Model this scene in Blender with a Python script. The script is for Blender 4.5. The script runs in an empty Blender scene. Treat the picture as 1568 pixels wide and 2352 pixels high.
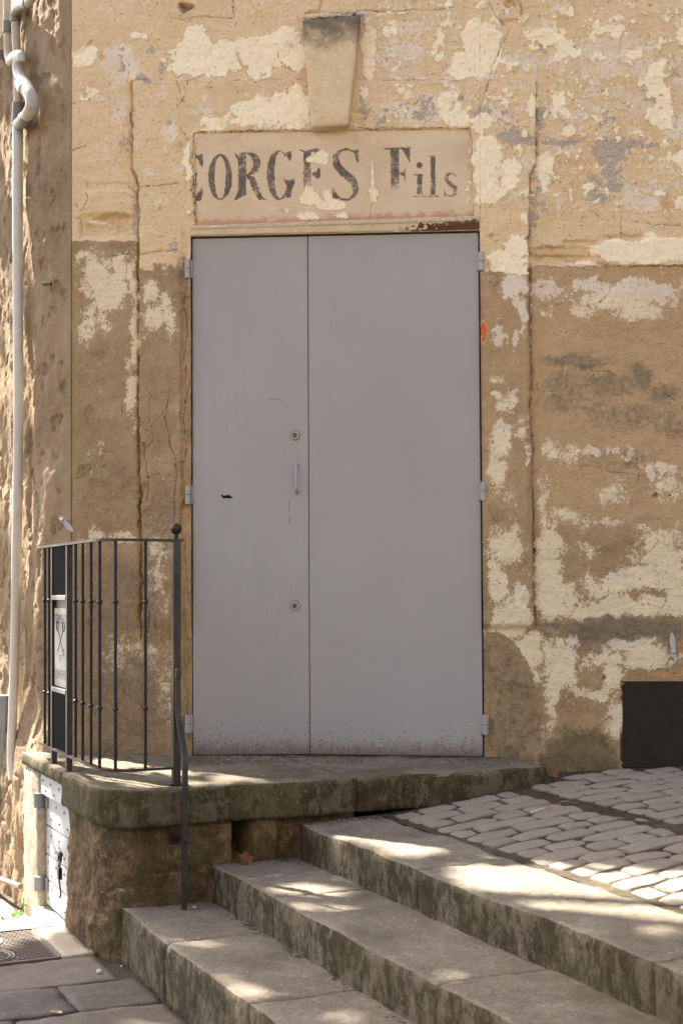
import bpy, bmesh, math, random
import numpy as np
from mathutils import Vector, Matrix

scene = bpy.context.scene
COL = scene.collection
random.seed(7)
rng = np.random.default_rng(11)

# ------------------------------------------------------------------ camera
# 50 mm lens, level camera with a little vertical shift; landing top is z = 0
FPX, CX, HY, CAMZ = 3266.0, 784.0, 1356.0, 0.76
cam_d = bpy.data.cameras.new('camera'); cam = bpy.data.objects.new('camera', cam_d); COL.objects.link(cam)
cam.location = (0, 0, CAMZ); cam.rotation_euler = (math.radians(90), 0, 0)
cam_d.sensor_fit = 'VERTICAL'; cam_d.sensor_height = 36; cam_d.sensor_width = 24
cam_d.lens = FPX / 2352 * 36; cam_d.shift_y = (HY - 1176) / 2352.0
cam_d.clip_end = 500; cam_d.clip_start = 0.05
cam_d.dof.use_dof = True; cam_d.dof.focus_distance = 6.3; cam_d.dof.aperture_fstop = 4.5
scene.camera = cam
scene.render.resolution_x, scene.render.resolution_y = 682, 1024

# ------------------------------------------------------------------ sky, sun, exposure
SUN_AZ = (0.735, -0.678); SUN_EL = 50.0        # horizontal direction in which the light travels
world = bpy.data.worlds.new('World'); scene.world = world; world.use_nodes = True
wn = world.node_tree
sky = wn.nodes.new('ShaderNodeTexSky'); sky.sky_type = 'NISHITA'; sky.sun_disc = False
sky.sun_elevation = math.radians(SUN_EL); sky.sun_rotation = math.atan2(-SUN_AZ[0], -SUN_AZ[1])
sky.air_density = 1.0; sky.dust_density = 4.0; sky.ozone_density = 0.6
wn.links.new(sky.outputs[0], wn.nodes['Background'].inputs[0])
wn.nodes['Background'].inputs[1].default_value = 0.09
sun_d = bpy.data.lights.new('sun', 'SUN'); sun = bpy.data.objects.new('sun', sun_d); COL.objects.link(sun)
sun_d.energy = 5.0; sun_d.angle = math.radians(0.55); sun_d.color = (1.0, 0.95, 0.87)
SUN_V = Vector((SUN_AZ[0]*math.cos(math.radians(SUN_EL)), SUN_AZ[1]*math.cos(math.radians(SUN_EL)), -math.sin(math.radians(SUN_EL)))).normalized()
sun.rotation_euler = SUN_V.to_track_quat('-Z', 'Y').to_euler(); sun.location = (-6, 12, 12)
scene.view_settings.view_transform = 'Standard'; scene.view_settings.look = 'None'
scene.view_settings.exposure = 2.58; scene.view_settings.gamma = 1.0

# ------------------------------------------------------------------ numeric helpers
def _hash(ix, iy, seed):
    h = (ix.astype(np.uint32)*np.uint32(374761393) + iy.astype(np.uint32)*np.uint32(668265263) + np.uint32((seed*2246822519) & 0xffffffff))
    h = (h ^ (h >> np.uint32(13)))*np.uint32(1274126177)
    return h ^ (h >> np.uint32(16))
def perlin2(x, y, seed=0):
    xi = np.floor(x); yi = np.floor(y); fx = x-xi; fy = y-yi
    xi = xi.astype(np.int64) & 0xffffffff; yi = yi.astype(np.int64) & 0xffffffff
    u = fx*fx*fx*(fx*(fx*6-15)+10); v = fy*fy*fy*(fy*(fy*6-15)+10)
    def g(ox, oy):
        a = _hash((xi+ox) & 0xffffffff, (yi+oy) & 0xffffffff, seed).astype(np.float64)*(2*math.pi/4294967296.0)
        return np.cos(a)*(fx-ox)+np.sin(a)*(fy-oy)
    n00, n10, n01, n11 = g(0,0), g(1,0), g(0,1), g(1,1)
    a = n00+(n10-n00)*u; b = n01+(n11-n01)*u
    return (a+(b-a)*v)*1.4
def fbm2(x, y, seed=0, octaves=5, rough=0.55):
    t = 0; amp = 1.0; tot = 0; f = 1.0
    for o in range(octaves):
        t = t+amp*perlin2(x*f+o*17.3, y*f-o*9.1, seed+o); tot += amp; amp *= rough; f *= 2.03
    return t/tot*1.6
def fbm3(p, scale, seed=0, octaves=4, rough=0.5):
    # cheap 3-D noise from three 2-D slices
    x, y, z = p[..., 0]*scale, p[..., 1]*scale, p[..., 2]*scale
    return (fbm2(x+z*0.37, y+z*0.91, seed, octaves, rough)+fbm2(y-x*0.23, z+x*0.61, seed+31, octaves, rough)+fbm2(z+y*0.41, x-y*0.77, seed+57, octaves, rough))*0.62
def sstep(a, b, x):
    t = np.clip((x-a)/(b-a), 0, 1); return t*t*(3-2*t)

# ------------------------------------------------------------------ object helpers
def tag(o, label=None, cat=None, group=None, kind=None):
    if label: o['label'] = label
    if cat: o['category'] = cat
    if group: o['group'] = group
    if kind: o['kind'] = kind
    return o
def empty(name, loc=(0, 0, 0), label=None, cat=None, group=None):
    o = bpy.data.objects.new(name, None); COL.objects.link(o); o.location = loc; o.empty_display_size = 0.1
    return tag(o, label, cat, group)
def adopt(o, parent):
    if parent is not None:
        o.parent = parent
        m = Matrix.Translation(parent.location) if parent.parent is None else parent.matrix_basis
        pm = Matrix.Identity(4); q = parent; chain = []
        while q is not None: chain.append(q); q = q.parent
        for q in reversed(chain): pm = pm @ q.matrix_parent_inverse @ q.matrix_basis
        o.matrix_parent_inverse = pm.inverted()
def mesh_fast(name, V, F, smooth=True):
    """V (n,3) array, F (m,k) int array (all faces alike)"""
    V = np.asarray(V, dtype=np.float32); F = np.asarray(F, dtype=np.int32)
    me = bpy.data.meshes.new(name)
    me.vertices.add(len(V)); me.vertices.foreach_set('co', V.ravel())
    k = F.shape[1]; m = F.shape[0]
    me.loops.add(m*k); me.loops.foreach_set('vertex_index', F.ravel())
    me.polygons.add(m); me.polygons.foreach_set('loop_start', np.arange(0, m*k, k, dtype=np.int32))
    me.polygons.foreach_set('loop_total', np.full(m, k, dtype=np.int32))
    me.polygons.foreach_set('use_smooth', np.full(m, smooth, dtype=bool))
    me.update(calc_edges=True); me.validate()
    return me
def link(name, me, mat=None, parent=None):
    o = bpy.data.objects.new(name, me); COL.objects.link(o)
    if mat is not None and len(me.materials) == 0: me.materials.append(mat)
    adopt(o, parent); return o
def poly(name, V, F, mat, parent=None, smooth=False):
    me = bpy.data.meshes.new(name); me.from_pydata([tuple(v) for v in V], [], [tuple(f) for f in F]); me.update()
    if smooth: me.polygons.foreach_set('use_smooth', [True]*len(me.polygons))
    return link(name, me, mat, parent)
def bm_obj(name, bm, mat, parent=None, smooth=False):
    me = bpy.data.meshes.new(name); bm.normal_update(); bm.to_mesh(me); bm.free()
    if smooth: me.polygons.foreach_set('use_smooth', [True]*len(me.polygons))
    return link(name, me, mat, parent)
def grid_faces(nr, nc, flip=False):
    i = np.arange(nr-1)[:, None]*nc+np.arange(nc-1)[None, :]
    f = np.stack([i, i+1, i+1+nc, i+nc], -1).reshape(-1, 4)
    return f[:, ::-1] if flip else f
def set_col(me, name, arr):
    a = me.attributes.new(name, 'FLOAT_COLOR', 'POINT'); a.data.foreach_set('color', np.asarray(arr, dtype=np.float32).ravel())

def tube_mesh(name, pts, rad, n=12, caps=True, closed=False):
    """tube along points; rad a number or one per point"""
    P = [Vector(p) for p in pts]; m = len(P); R = rad if hasattr(rad, '__len__') else [rad]*m
    T = []
    for i in range(m):
        a = P[(i-1) % m] if (i > 0 or closed) else P[0]; b = P[(i+1) % m] if (i < m-1 or closed) else P[-1]
        T.append((b-a).normalized())
    up = Vector((0, 0, 1)) if abs(T[0].z) < 0.9 else Vector((1, 0, 0))
    nrm = (up-T[0]*up.dot(T[0])).normalized(); V = []; F = []
    for i in range(m):
        if i > 0: nrm = (nrm-T[i]*nrm.dot(T[i])).normalized()
        b = T[i].cross(nrm)
        for k in range(n):
            a = 2*math.pi*k/n; V.append(P[i]+(nrm*math.cos(a)+b*math.sin(a))*R[i])
    for i in range(m if closed else m-1):
        j = (i+1) % m
        for k in range(n): F.append((i*n+k, i*n+(k+1) % n, j*n+(k+1) % n, j*n+k))
    me = bpy.data.meshes.new(name)
    if caps and not closed: F += [tuple(range(n))[::-1], tuple(range((m-1)*n, m*n))]
    me.from_pydata([tuple(v) for v in V], [], F); me.update()
    me.polygons.foreach_set('use_smooth', [True]*len(F)); me.set_sharp_from_angle(angle=math.radians(50))
    return me
def tube(name, pts, rad, mat, parent=None, n=12, closed=False):
    return link(name, tube_mesh(name, pts, rad, n, True, closed), mat, parent)
def smooth_path(pts, sub=6):
    P = [Vector(p) for p in pts]; out = []
    for i in range(len(P)-1):
        p0 = P[max(i-1, 0)]; p1 = P[i]; p2 = P[i+1]; p3 = P[min(i+2, len(P)-1)]
        for k in range(sub):
            t = k/sub
            out.append(0.5*((2*p1)+(p2-p0)*t+(2*p0-5*p1+4*p2-p3)*t*t+(3*p1-p0-3*p2+p3)*t**3))
    out.append(P[-1]); return out
def box_bar(name, p, q, w, h, side, mat, parent=None, bevel=0.0015):
    """rectangular bar from p to q; w across 'side', h along the third axis"""
    p = Vector(p); q = Vector(q); d = (q-p).normalized(); sd = Vector(side); sd = (sd-d*sd.dot(d)).normalized(); up = d.cross(sd)
    V = []
    for c in (p, q):
        for a, b in ((-1, -1), (1, -1), (1, 1), (-1, 1)): V.append(c+sd*a*w/2+up*b*h/2)
    F = [(3, 2, 1, 0), (4, 5, 6, 7)]+[(i, (i+1) % 4, (i+1) % 4+4, i+4) for i in range(4)]
    bm = bmesh.new(); vs = [bm.verts.new(v) for v in V]
    for f in F: bm.faces.new([vs[i] for i in f])
    bmesh.ops.recalc_face_normals(bm, faces=bm.faces)
    if bevel: bmesh.ops.bevel(bm, geom=list(bm.edges), offset=bevel, segments=1, affect='EDGES')
    return bm_obj(name, bm, mat, parent)
def sphere(name, c, r, mat, parent=None, scale=(1, 1, 1), seg=20, axis=None):
    bm = bmesh.new(); bmesh.ops.create_uvsphere(bm, u_segments=seg, v_segments=max(6, seg*2//3), radius=r)
    M = Matrix.Translation(Vector(c)) @ Matrix.Diagonal((*scale, 1))
    bmesh.ops.transform(bm, matrix=M, verts=bm.verts)
    return bm_obj(name, bm, mat, parent, True)
def disc(name, c, r, h, axis, mat, parent=None, n=24, bevel=0.0):
    """short cylinder standing on c along axis"""
    bm = bmesh.new(); bmesh.ops.create_cone(bm, cap_ends=True, segments=n, radius1=r, radius2=r, depth=h)
    if bevel:
        ed = [e for e in bm.edges if all(abs(abs(v.co.z)-h/2) < 1e-6 for v in e.verts) and abs(e.verts[0].co.z-e.verts[1].co.z) < 1e-6]
        bmesh.ops.bevel(bm, geom=ed, offset=bevel, segments=2, affect='EDGES')
    ax = Vector(axis).normalized(); M = Matrix.Translation(Vector(c)+ax*h/2) @ ax.to_track_quat('Z', 'Y').to_matrix().to_4x4()
    bmesh.ops.transform(bm, matrix=M, verts=bm.verts)
    o = bm_obj(name, bm, mat, parent, True); o.data.set_sharp_from_angle(angle=math.radians(35)); return o

def lattice_box(n):
    """surface lattice of an n=(a,b,c) box: unit coords (0..1) and quads, vertices shared"""
    a, b, c = n; idx = {}; V = []; F = []
    def vid(i, j, k):
        key = (i, j, k)
        if key not in idx: idx[key] = len(V); V.append((i/a, j/b, k/c))
        return idx[key]
    for j in range(b):
        for k in range(c):
            F.append((vid(0, j, k), vid(0, j, k+1), vid(0, j+1, k+1), vid(0, j+1, k)))
            F.append((vid(a, j, k), vid(a, j+1, k), vid(a, j+1, k+1), vid(a, j, k+1)))
    for i in range(a):
        for k in range(c):
            F.append((vid(i, 0, k), vid(i+1, 0, k), vid(i+1, 0, k+1), vid(i, 0, k+1)))
            F.append((vid(i, b, k), vid(i, b, k+1), vid(i+1, b, k+1), vid(i+1, b, k)))
    for i in range(a):
        for j in range(b):
            F.append((vid(i, j, 0), vid(i, j+1, 0), vid(i+1, j+1, 0), vid(i+1, j, 0)))
            F.append((vid(i, j, c), vid(i+1, j, c), vid(i+1, j+1, c), vid(i, j+1, c)))
    return np.array(V), np.array(F)
def stone_block(name, lo, hi, seg, r, amp, seed, mat, parent, nscale=6.0, warp=None, frame=None, edge_wear=0.5):
    """rounded, worn stone block between lo and hi (in the stair frame s,t,z unless frame given)"""
    lo = np.array(lo, float); hi = np.array(hi, float); size = hi-lo
    n = [max(2, int(round(size[i]/seg))) for i in range(3)]
    U, F = lattice_box(n)
    P = lo+U*size
    half = size/2
    R3 = np.array(r if hasattr(r, '__len__') else (r, r, r), float)
    k = np.clip(1+edge_wear*fbm3(P, 5.0, seed+3, 3)*1.6+0.35*edge_wear*fbm3(P, 22.0, seed+9, 3), 0.3, 2.2)[:, None]
    rr = np.minimum(R3[None, :]*k, half[None, :]*0.9)
    q = np.clip(P, lo+rr, hi-rr); d = (P-q)/rr; L = np.linalg.norm(d, axis=1, keepdims=True)
    nn = np.where(L > 1e-9, d/np.maximum(L, 1e-9), 0)
    P2 = q+nn*rr*np.minimum(1.0, np.abs(d).max(1, keepdims=True))
    P2 = np.where(L > 1e-9, P2, P)
    # snap the lattice: rows closer than the radius are pulled onto the arc
    P2 = P2+nn*(amp*(0.7*fbm3(P, nscale, seed, 4)+0.35*fbm3(P, nscale*4.5, seed+5, 3)))[:, None]
    if warp is not None: P2 = warp(P2)
    W = to_world(P2) if frame is None else frame(P2)
    me = mesh_fast(name, W, F, True)
    return link(name, me, mat, parent)

# ------------------------------------------------------------------ the stair frame (s across the steps, t along them)
PHI = math.radians(24.2); CP, SP = math.cos(PHI), math.sin(PHI)
def to_world(P):
    P = np.asarray(P, float)
    return np.stack([CP*P[..., 0]-SP*P[..., 1], SP*P[..., 0]+CP*P[..., 1], P[..., 2]], -1)
def ST(s, t, z): return Vector((CP*s-SP*t, SP*s+CP*t, z))
DIR_S = Vector((CP, SP, 0)); DIR_T = Vector((-SP, CP, 0))
Z_STREET, Z1, Z2, Z3 = -0.657, -0.464, -0.318, -0.178
S1, S2, S3, S_COB = 1.47, 1.83, 2.19, 2.55
def ground_z(s):   # the paved ramp beside the landing rises to the right
    return np.interp(s, [2.19, 2.6, 2.87, 3.34, 4.0, 9.0], [-0.178, -0.155, -0.118, -0.068, -0.028, 0.15])
def street_z(t):
    return Z_STREET-0.105*sstep(5.8, 7.0, np.asarray(t, float))

# ------------------------------------------------------------------ the wall plane (pixel -> direction -> wall)
WY, WK = 6.53, 0.0726
WN = Vector((-WK, -1, 0)).normalized(); WU = Vector((1, -WK, 0)).normalized()
def wall_xyz(px, py, off=0.0):
    px = np.asarray(px, float); py = np.asarray(py, float)
    k = (px-CX)/FPX; Y = WY/(1+WK*k); X = k*Y; Z = CAMZ-(py-HY)*Y/FPX
    return np.stack([X+WN.x*off, Y+WN.y*off, Z+0*X], -1)
def WP(px, py, off=0.0): return Vector(wall_xyz(px, py, off))
# ------------------------------------------------------------------ materials
class NT:
    def __init__(self, name, rough=0.9, spec=0.25):
        self.m = bpy.data.materials.new(name); self.m.use_nodes = True
        self.nt = self.m.node_tree; self.b = self.nt.nodes['Principled BSDF']
        self.b.inputs['Roughness'].default_value = rough
        self.b.inputs['Specular IOR Level'].default_value = spec
        g = self.nt.nodes.new('ShaderNodeTexCoord'); self.pos = g.outputs['Object']
        self.geo = self.nt.nodes.new('ShaderNodeNewGeometry')
    def L(self, a, b): self.nt.links.new(a, b)
    def put(self, sock, v):
        if hasattr(v, 'is_output'): self.L(v, sock)
        elif isinstance(v, (tuple, list)) and len(v) == 3 and sock.type == 'RGBA': sock.default_value = (*v, 1)
        else: sock.default_value = v
    def vec(self, scale=(1, 1, 1), loc=(0, 0, 0), rot=(0, 0, 0), src=None):
        n = self.nt.nodes.new('ShaderNodeMapping'); self.L(src or self.pos, n.inputs[0])
        n.inputs[1].default_value = loc; n.inputs[2].default_value = rot; n.inputs[3].default_value = scale
        return n.outputs[0]
    def noise(self, scale, detail=4, rough=0.55, vec=None, dist=0.0, col=False):
        n = self.nt.nodes.new('ShaderNodeTexNoise'); self.L(vec or self.pos, n.inputs['Vector'])
        n.inputs['Scale'].default_value = scale; n.inputs['Detail'].default_value = detail
        n.inputs['Roughness'].default_value = rough; n.inputs['Distortion'].default_value = dist
        return n.outputs['Color' if col else 'Fac']
    def voro(self, scale, feature='F1', vec=None, out='Distance', rand=1.0):
        n = self.nt.nodes.new('ShaderNodeTexVoronoi'); n.feature = feature; self.L(vec or self.pos, n.inputs['Vector'])
        n.inputs['Scale'].default_value = scale; n.inputs['Randomness'].default_value = rand
        return n.outputs[out]
    def math(self, op, a, b=0.0, c=None, clamp=False):
        n = self.nt.nodes.new('ShaderNodeMath'); n.operation = op; n.use_clamp = clamp
        self.put(n.inputs[0], a); self.put(n.inputs[1], b)
        if c is not None: self.put(n.inputs[2], c)
        return n.outputs[0]
    def step(self, x, a, b):     # 0 below a, 1 above b
        n = self.nt.nodes.new('ShaderNodeMapRange'); n.interpolation_type = 'SMOOTHSTEP'
        self.put(n.inputs[0], x); n.inputs[1].default_value = a; n.inputs[2].default_value = b
        return n.outputs[0]
    def ramp(self, f, stops, interp='LINEAR'):
        n = self.nt.nodes.new('ShaderNodeValToRGB'); n.color_ramp.interpolation = interp; e = n.color_ramp.elements
        while len(e) < len(stops): e.new(0.5)
        for i, (p, c) in enumerate(stops): e[i].position = p; e[i].color = (*c, 1)
        self.L(f, n.inputs[0]); return n.outputs[0]
    def mix(self, f, a, b, mode='MIX'):
        n = self.nt.nodes.new('ShaderNodeMix'); n.data_type = 'RGBA'; n.blend_type = mode
        self.put(n.inputs[0], f); self.put(n.inputs[6], a); self.put(n.inputs[7], b); return n.outputs[2]
    def attr(self, name):
        n = self.nt.nodes.new('ShaderNodeAttribute'); n.attribute_name = name
        s = self.nt.nodes.new('ShaderNodeSeparateColor'); self.L(n.outputs['Color'], s.inputs[0])
        return s.outputs[0], s.outputs[1], s.outputs[2], n.outputs['Alpha']
    def sep(self, v):
        s = self.nt.nodes.new('ShaderNodeSeparateXYZ'); self.L(v, s.inputs[0]); return s.outputs
    def bump(self, h, dist=0.002, strength=1.0, prev=None):
        n = self.nt.nodes.new('ShaderNodeBump'); n.inputs['Strength'].default_value = strength
        n.inputs['Distance'].default_value = dist; self.L(h, n.inputs['Height'])
        if prev is not None: self.L(prev, n.inputs['Normal'])
        return n.outputs[0]
    def out(self, col=None, nrm=None, rough=None, metal=None):
        if col is not None: self.put(self.b.inputs['Base Color'], col)
        if nrm is not None: self.L(nrm, self.b.inputs['Normal'])
        if rough is not None: self.put(self.b.inputs['Roughness'], rough)
        if metal is not None: self.put(self.b.inputs['Metallic'], metal)
        return self.m
    def rand(self):
        n = self.nt.nodes.new('ShaderNodeObjectInfo'); return n.outputs['Random']

C_STONE_A, C_STONE_B, C_STONE_C = (0.73, 0.53, 0.305), (0.79, 0.60, 0.385), (0.63, 0.44, 0.235)
C_PLAST_A, C_PLAST_B = (0.275, 0.182, 0.098), (0.47, 0.325, 0.188)
C_CREAM, C_CREAM2 = (0.88, 0.74, 0.53), (0.80, 0.66, 0.455)
C_WHITE, C_GREY = (0.82, 0.70, 0.575), (0.38, 0.32, 0.27)

def wall_material():
    m = NT('old_painted_wall', 0.93, 0.15)
    fl, sp, wh, gr = m.attr('paintA'); pl, dk, mo, og = m.attr('paintB')
    n_mid = m.noise(26, 7, 0.66); n_fine = m.noise(120, 5, 0.62); n_big = m.noise(3.2, 5, 0.6)
    n_grain = m.noise(420, 3, 0.6); n_speck = m.noise(75, 6, 0.7, dist=0.4)
    bedv = m.vec((1.5, 1.5, 4.2)); n_bed = m.noise(2.2, 8, 0.72, bedv)
    # bare limestone
    stone = m.ramp(n_bed, [(0.25, C_STONE_C), (0.5, C_STONE_A), (0.75, C_STONE_B)])
    stone = m.mix(m.math('MULTIPLY', m.step(n_mid, 0.45, 0.7), 0.5), stone, (0.76, 0.58, 0.39))
    stone = m.mix(m.math('MULTIPLY', m.step(m.noise(1.3, 5, 0.6), 0.42, 0.62), 0.45), stone, (0.77, 0.55, 0.355))
    stone = m.mix(m.math('MULTIPLY', m.step(n_fine, 0.55, 0.75), 0.5), stone, (0.42, 0.27, 0.13))
    # sandy render
    plast = m.ramp(m.noise(5.5, 7, 0.7), [(0.28, C_PLAST_A), (0.52, (0.37, 0.246, 0.135)), (0.75, C_PLAST_B)])
    plast = m.mix(m.math('MULTIPLY', m.step(n_grain, 0.55, 0.75), 0.3), plast, (0.52, 0.37, 0.22))
    plast = m.mix(m.math('MULTIPLY', m.step(n_fine, 0.58, 0.72), 0.5), plast, (0.2, 0.12, 0.065))
    plast = m.mix(m.math('MULTIPLY', m.step(pl, 1.05, 1.4), 0.6), plast, (0.56, 0.375, 0.205))
    pm = m.step(m.math('ADD', pl, m.math('MULTIPLY', m.math('SUBTRACT', n_mid, 0.5), 0.5)), 0.44, 0.56)
    col = m.mix(pm, stone, plast)
    # orange / yellow staining of the stone
    ogm = m.math('MULTIPLY', m.step(m.math('ADD', og, m.math('MULTIPLY', m.math('SUBTRACT', n_mid, 0.5), 0.8)), 0.3, 0.8), 0.75)
    col = m.mix(ogm, col, (0.62, 0.34, 0.15))
    col = m.mix(m.math('MULTIPLY', m.step(m.math('ADD', og, m.math('MULTIPLY', m.math('SUBTRACT', n_mid, 0.5), 0.7)), 1.0, 1.2), 0.85), col, (0.62, 0.10, 0.025))
    # whitish undercoat, worn
    wv = m.math('ADD', wh, m.math('ADD', m.math('MULTIPLY', m.math('SUBTRACT', n_mid, 0.5), 0.7), m.math('MULTIPLY', m.math('SUBTRACT', n_speck, 0.5), 0.9)))
    wm = m.step(wv, 0.42, 0.6)
    col = m.mix(m.math('MULTIPLY', wm, 0.82), col, m.mix(m.step(n_big, 0.35, 0.7), C_WHITE, (0.74, 0.59, 0.45)))
    # grey paint remains
    gv = m.math('ADD', gr, m.math('ADD', m.math('MULTIPLY', m.math('SUBTRACT', n_mid, 0.5), 0.8), m.math('MULTIPLY', m.math('SUBTRACT', n_speck, 0.5), 0.7)))
    gm = m.step(gv, 0.46, 0.56)
    col = m.mix(m.math('MULTIPLY', gm, 0.85), col, m.mix(n_mid, C_GREY, (0.46, 0.385, 0.32)))
    # speckled cream wash: a thin veil first, then worn solid paint
    n_sp2 = m.noise(150, 5, 0.72, m.vec((1, 1, 0.8), (5, 3, 2)))
    sv = m.math('ADD', sp, m.math('ADD', m.math('MULTIPLY', m.math('SUBTRACT', n_speck, 0.5), 1.5), m.math('ADD', m.math('MULTIPLY', m.math('SUBTRACT', n_mid, 0.5), 0.45), m.math('MULTIPLY', m.math('SUBTRACT', n_sp2, 0.5), 1.3))))
    veil = m.math('MULTIPLY', m.step(sv, 0.30, 0.75), 0.42)
    col = m.mix(veil, col, (0.70, 0.55, 0.36))
    sm = m.step(sv, 0.53, 0.62)
    col = m.mix(m.math('MULTIPLY', sm, m.ramp(m.noise(7, 5, 0.65), [(0.3, (0.72,)*3), (0.65, (0.95,)*3)])), col, m.mix(n_big, C_CREAM2, (0.78, 0.64, 0.43)))
    # thick flaking cream coat
    fv = m.math('ADD', fl, m.math('MULTIPLY', m.math('SUBTRACT', n_mid, 0.5), 0.32))
    fm = m.step(fv, 0.49, 0.52)
    hair = m.step(m.voro(22, 'DISTANCE_TO_EDGE', m.vec((1, 1, 1), src=m.mix(0.12, m.pos, m.noise(9, 4, 0.6, col=True), 'ADD'))), 0.0, 0.016)
    cream = m.mix(n_big, C_CREAM, (0.86, 0.71, 0.49))
    cream = m.mix(m.math('MULTIPLY', m.math('SUBTRACT', 1.0, hair), 0.06), cream, (0.42, 0.28, 0.14))
    col = m.mix(fm, col, cream)
    # moss and damp at the foot, soot marks, shade painted in at lower left
    mom = m.math('MULTIPLY', m.step(m.math('ADD', mo, m.math('MULTIPLY', m.math('SUBTRACT', m.noise(34, 7, 0.72), 0.5), 1.3)), 0.35, 0.8), 0.8)
    col = m.mix(mom, col, m.ramp(n_mid, [(0.3, (0.075, 0.06, 0.028)), (0.7, (0.17, 0.135, 0.07))]))
    dkm = m.math('MULTIPLY', m.step(m.math('ADD', dk, m.math('MULTIPLY', m.math('SUBTRACT', m.noise(40, 7, 0.75), 0.5), 1.4)), 0.3, 0.85), 0.78)
    col = m.mix(dkm, col, m.ramp(n_mid, [(0.3, (0.13, 0.105, 0.072)), (0.7, (0.26, 0.208, 0.148))]))
    # dark ring round the flakes: painted shadow of their curling edges
    rim = m.math('MULTIPLY', m.math('SUBTRACT', m.step(fv, 0.462, 0.485), m.step(fv, 0.485, 0.50)), m.step(m.noise(11, 4, 0.6), 0.42, 0.58))
    col = m.mix(m.math('MULTIPLY', rim, 0.6), col, (0.20, 0.125, 0.06))
    # hairline cracks
    cd, _c1, _c2, _c3 = m.attr('paintC')
    ckl = m.math('SUBTRACT', 1.0, m.step(m.math('ADD', cd, m.math('MULTIPLY', m.math('SUBTRACT', n_speck, 0.5), 0.4)), 0.03, 0.12))
    col = m.mix(m.math('MULTIPLY', ckl, 0.75), col, (0.13, 0.08, 0.04))
    # pits
    pits = m.step(m.noise(85, 2, 0.5), 0.66, 0.71)
    col = m.mix(m.math('MULTIPLY', pits, m.math('MULTIPLY', m.math('SUBTRACT', 1.0, m.math('MULTIPLY', fm, 0.6)), 0.5)), col, (0.17, 0.10, 0.05))
    h = m.math('ADD', m.math('MULTIPLY', fm, 1.1), m.math('ADD', m.math('MULTIPLY', sm, 0.2), m.math('MULTIPLY', m.math('SUBTRACT', 1.0, fm), m.math('ADD', m.math('MULTIPLY', n_fine, 1.5), m.math('MULTIPLY', n_mid, 1.8)))))
    h = m.math('SUBTRACT', h, m.math('MULTIPLY', pits, 0.9)); h = m.math('SUBTRACT', h, m.math('MULTIPLY', ckl, 1.2))
    h = m.math('SUBTRACT', h, m.math('MULTIPLY', m.math('MULTIPLY', m.math('SUBTRACT', 1.0, hair), fm), 0.12))
    nb = m.bump(h, 0.0045, 0.9)
    nb = m.bump(n_grain, 0.0018, 0.6, nb)
    return m.out(col, nb)
M_WALL = wall_material()

def sign_material():
    m = NT('sign_plaster', 0.92, 0.15)
    fl, ink, wh, og = m.attr('paintA')
    n_mid = m.noise(30, 7, 0.68); n_fine = m.noise(150, 5, 0.65); n_big = m.noise(4, 5, 0.6)
    col = m.ramp(n_big, [(0.3, (0.55, 0.395, 0.255)), (0.55, (0.63, 0.475, 0.325)), (0.75, (0.67, 0.51, 0.355))])
    col = m.mix(m.math('MULTIPLY', m.step(n_mid, 0.5, 0.75), 0.45), col, (0.62, 0.475, 0.33))
    ogm = m.math('MULTIPLY', m.step(m.math('ADD', og, m.math('MULTIPLY', m.math('SUBTRACT', n_mid, 0.5), 0.9)), 0.3, 0.9), 0.7)
    col = m.mix(ogm, col, (0.45, 0.20, 0.125))
    wv = m.math('ADD', wh, m.math('ADD', m.math('MULTIPLY', m.math('SUBTRACT', n_mid, 0.5), 1.1), m.math('MULTIPLY', m.math('SUBTRACT', n_fine, 0.5), 0.9)))
    col = m.mix(m.math('MULTIPLY', m.step(wv, 0.54, 0.62), 0.6), col, (0.68, 0.54, 0.35))
    wear = m.math('ADD', m.math('MULTIPLY', m.math('SUBTRACT', m.noise(55, 7, 0.78), 0.5), 1.5), m.math('MULTIPLY', m.math('SUBTRACT', n_fine, 0.5), 0.9))
    im = m.step(m.math('ADD', ink, wear), 0.48, 0.95)
    im = m.math('MULTIPLY', im, m.step(ink, 0.08, 0.3))
    inkc = m.ramp(m.noise(9, 5, 0.7), [(0.3, (0.055, 0.046, 0.042)), (0.7, (0.13, 0.105, 0.088))])
    col = m.mix(m.math('MULTIPLY', im, 0.92), col, inkc)
    spk = m.step(m.noise(120, 3, 0.6, m.vec((1, 1, 1), (4, 2, 7))), 0.62, 0.66)
    col = m.mix(m.math('MULTIPLY', spk, 0.7), col, (0.62, 0.46, 0.28))
    fm = m.step(m.math('ADD', fl, m.math('MULTIPLY', m.math('SUBTRACT', n_mid, 0.5), 0.5)), 0.48, 0.52)
    hair = m.step(m.voro(34, 'DISTANCE_TO_EDGE', m.mix(0.06, m.pos, m.noise(14, 4, 0.6, col=True), 'ADD')), 0.0, 0.03)
    col = m.mix(fm, col, m.mix(m.math('SUBTRACT', 1.0, hair), (0.84, 0.69, 0.475), (0.62, 0.47, 0.28)))
    h = m.math('ADD', m.math('MULTIPLY', fm, 1.8), m.math('ADD', m.math('MULTIPLY', n_fine, 0.6), m.math('MULTIPLY', n_mid, 0.5)))
    nb = m.bump(h, 0.0022, 0.8)
    return m.out(col, nb)
M_SIGN = sign_material()

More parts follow.
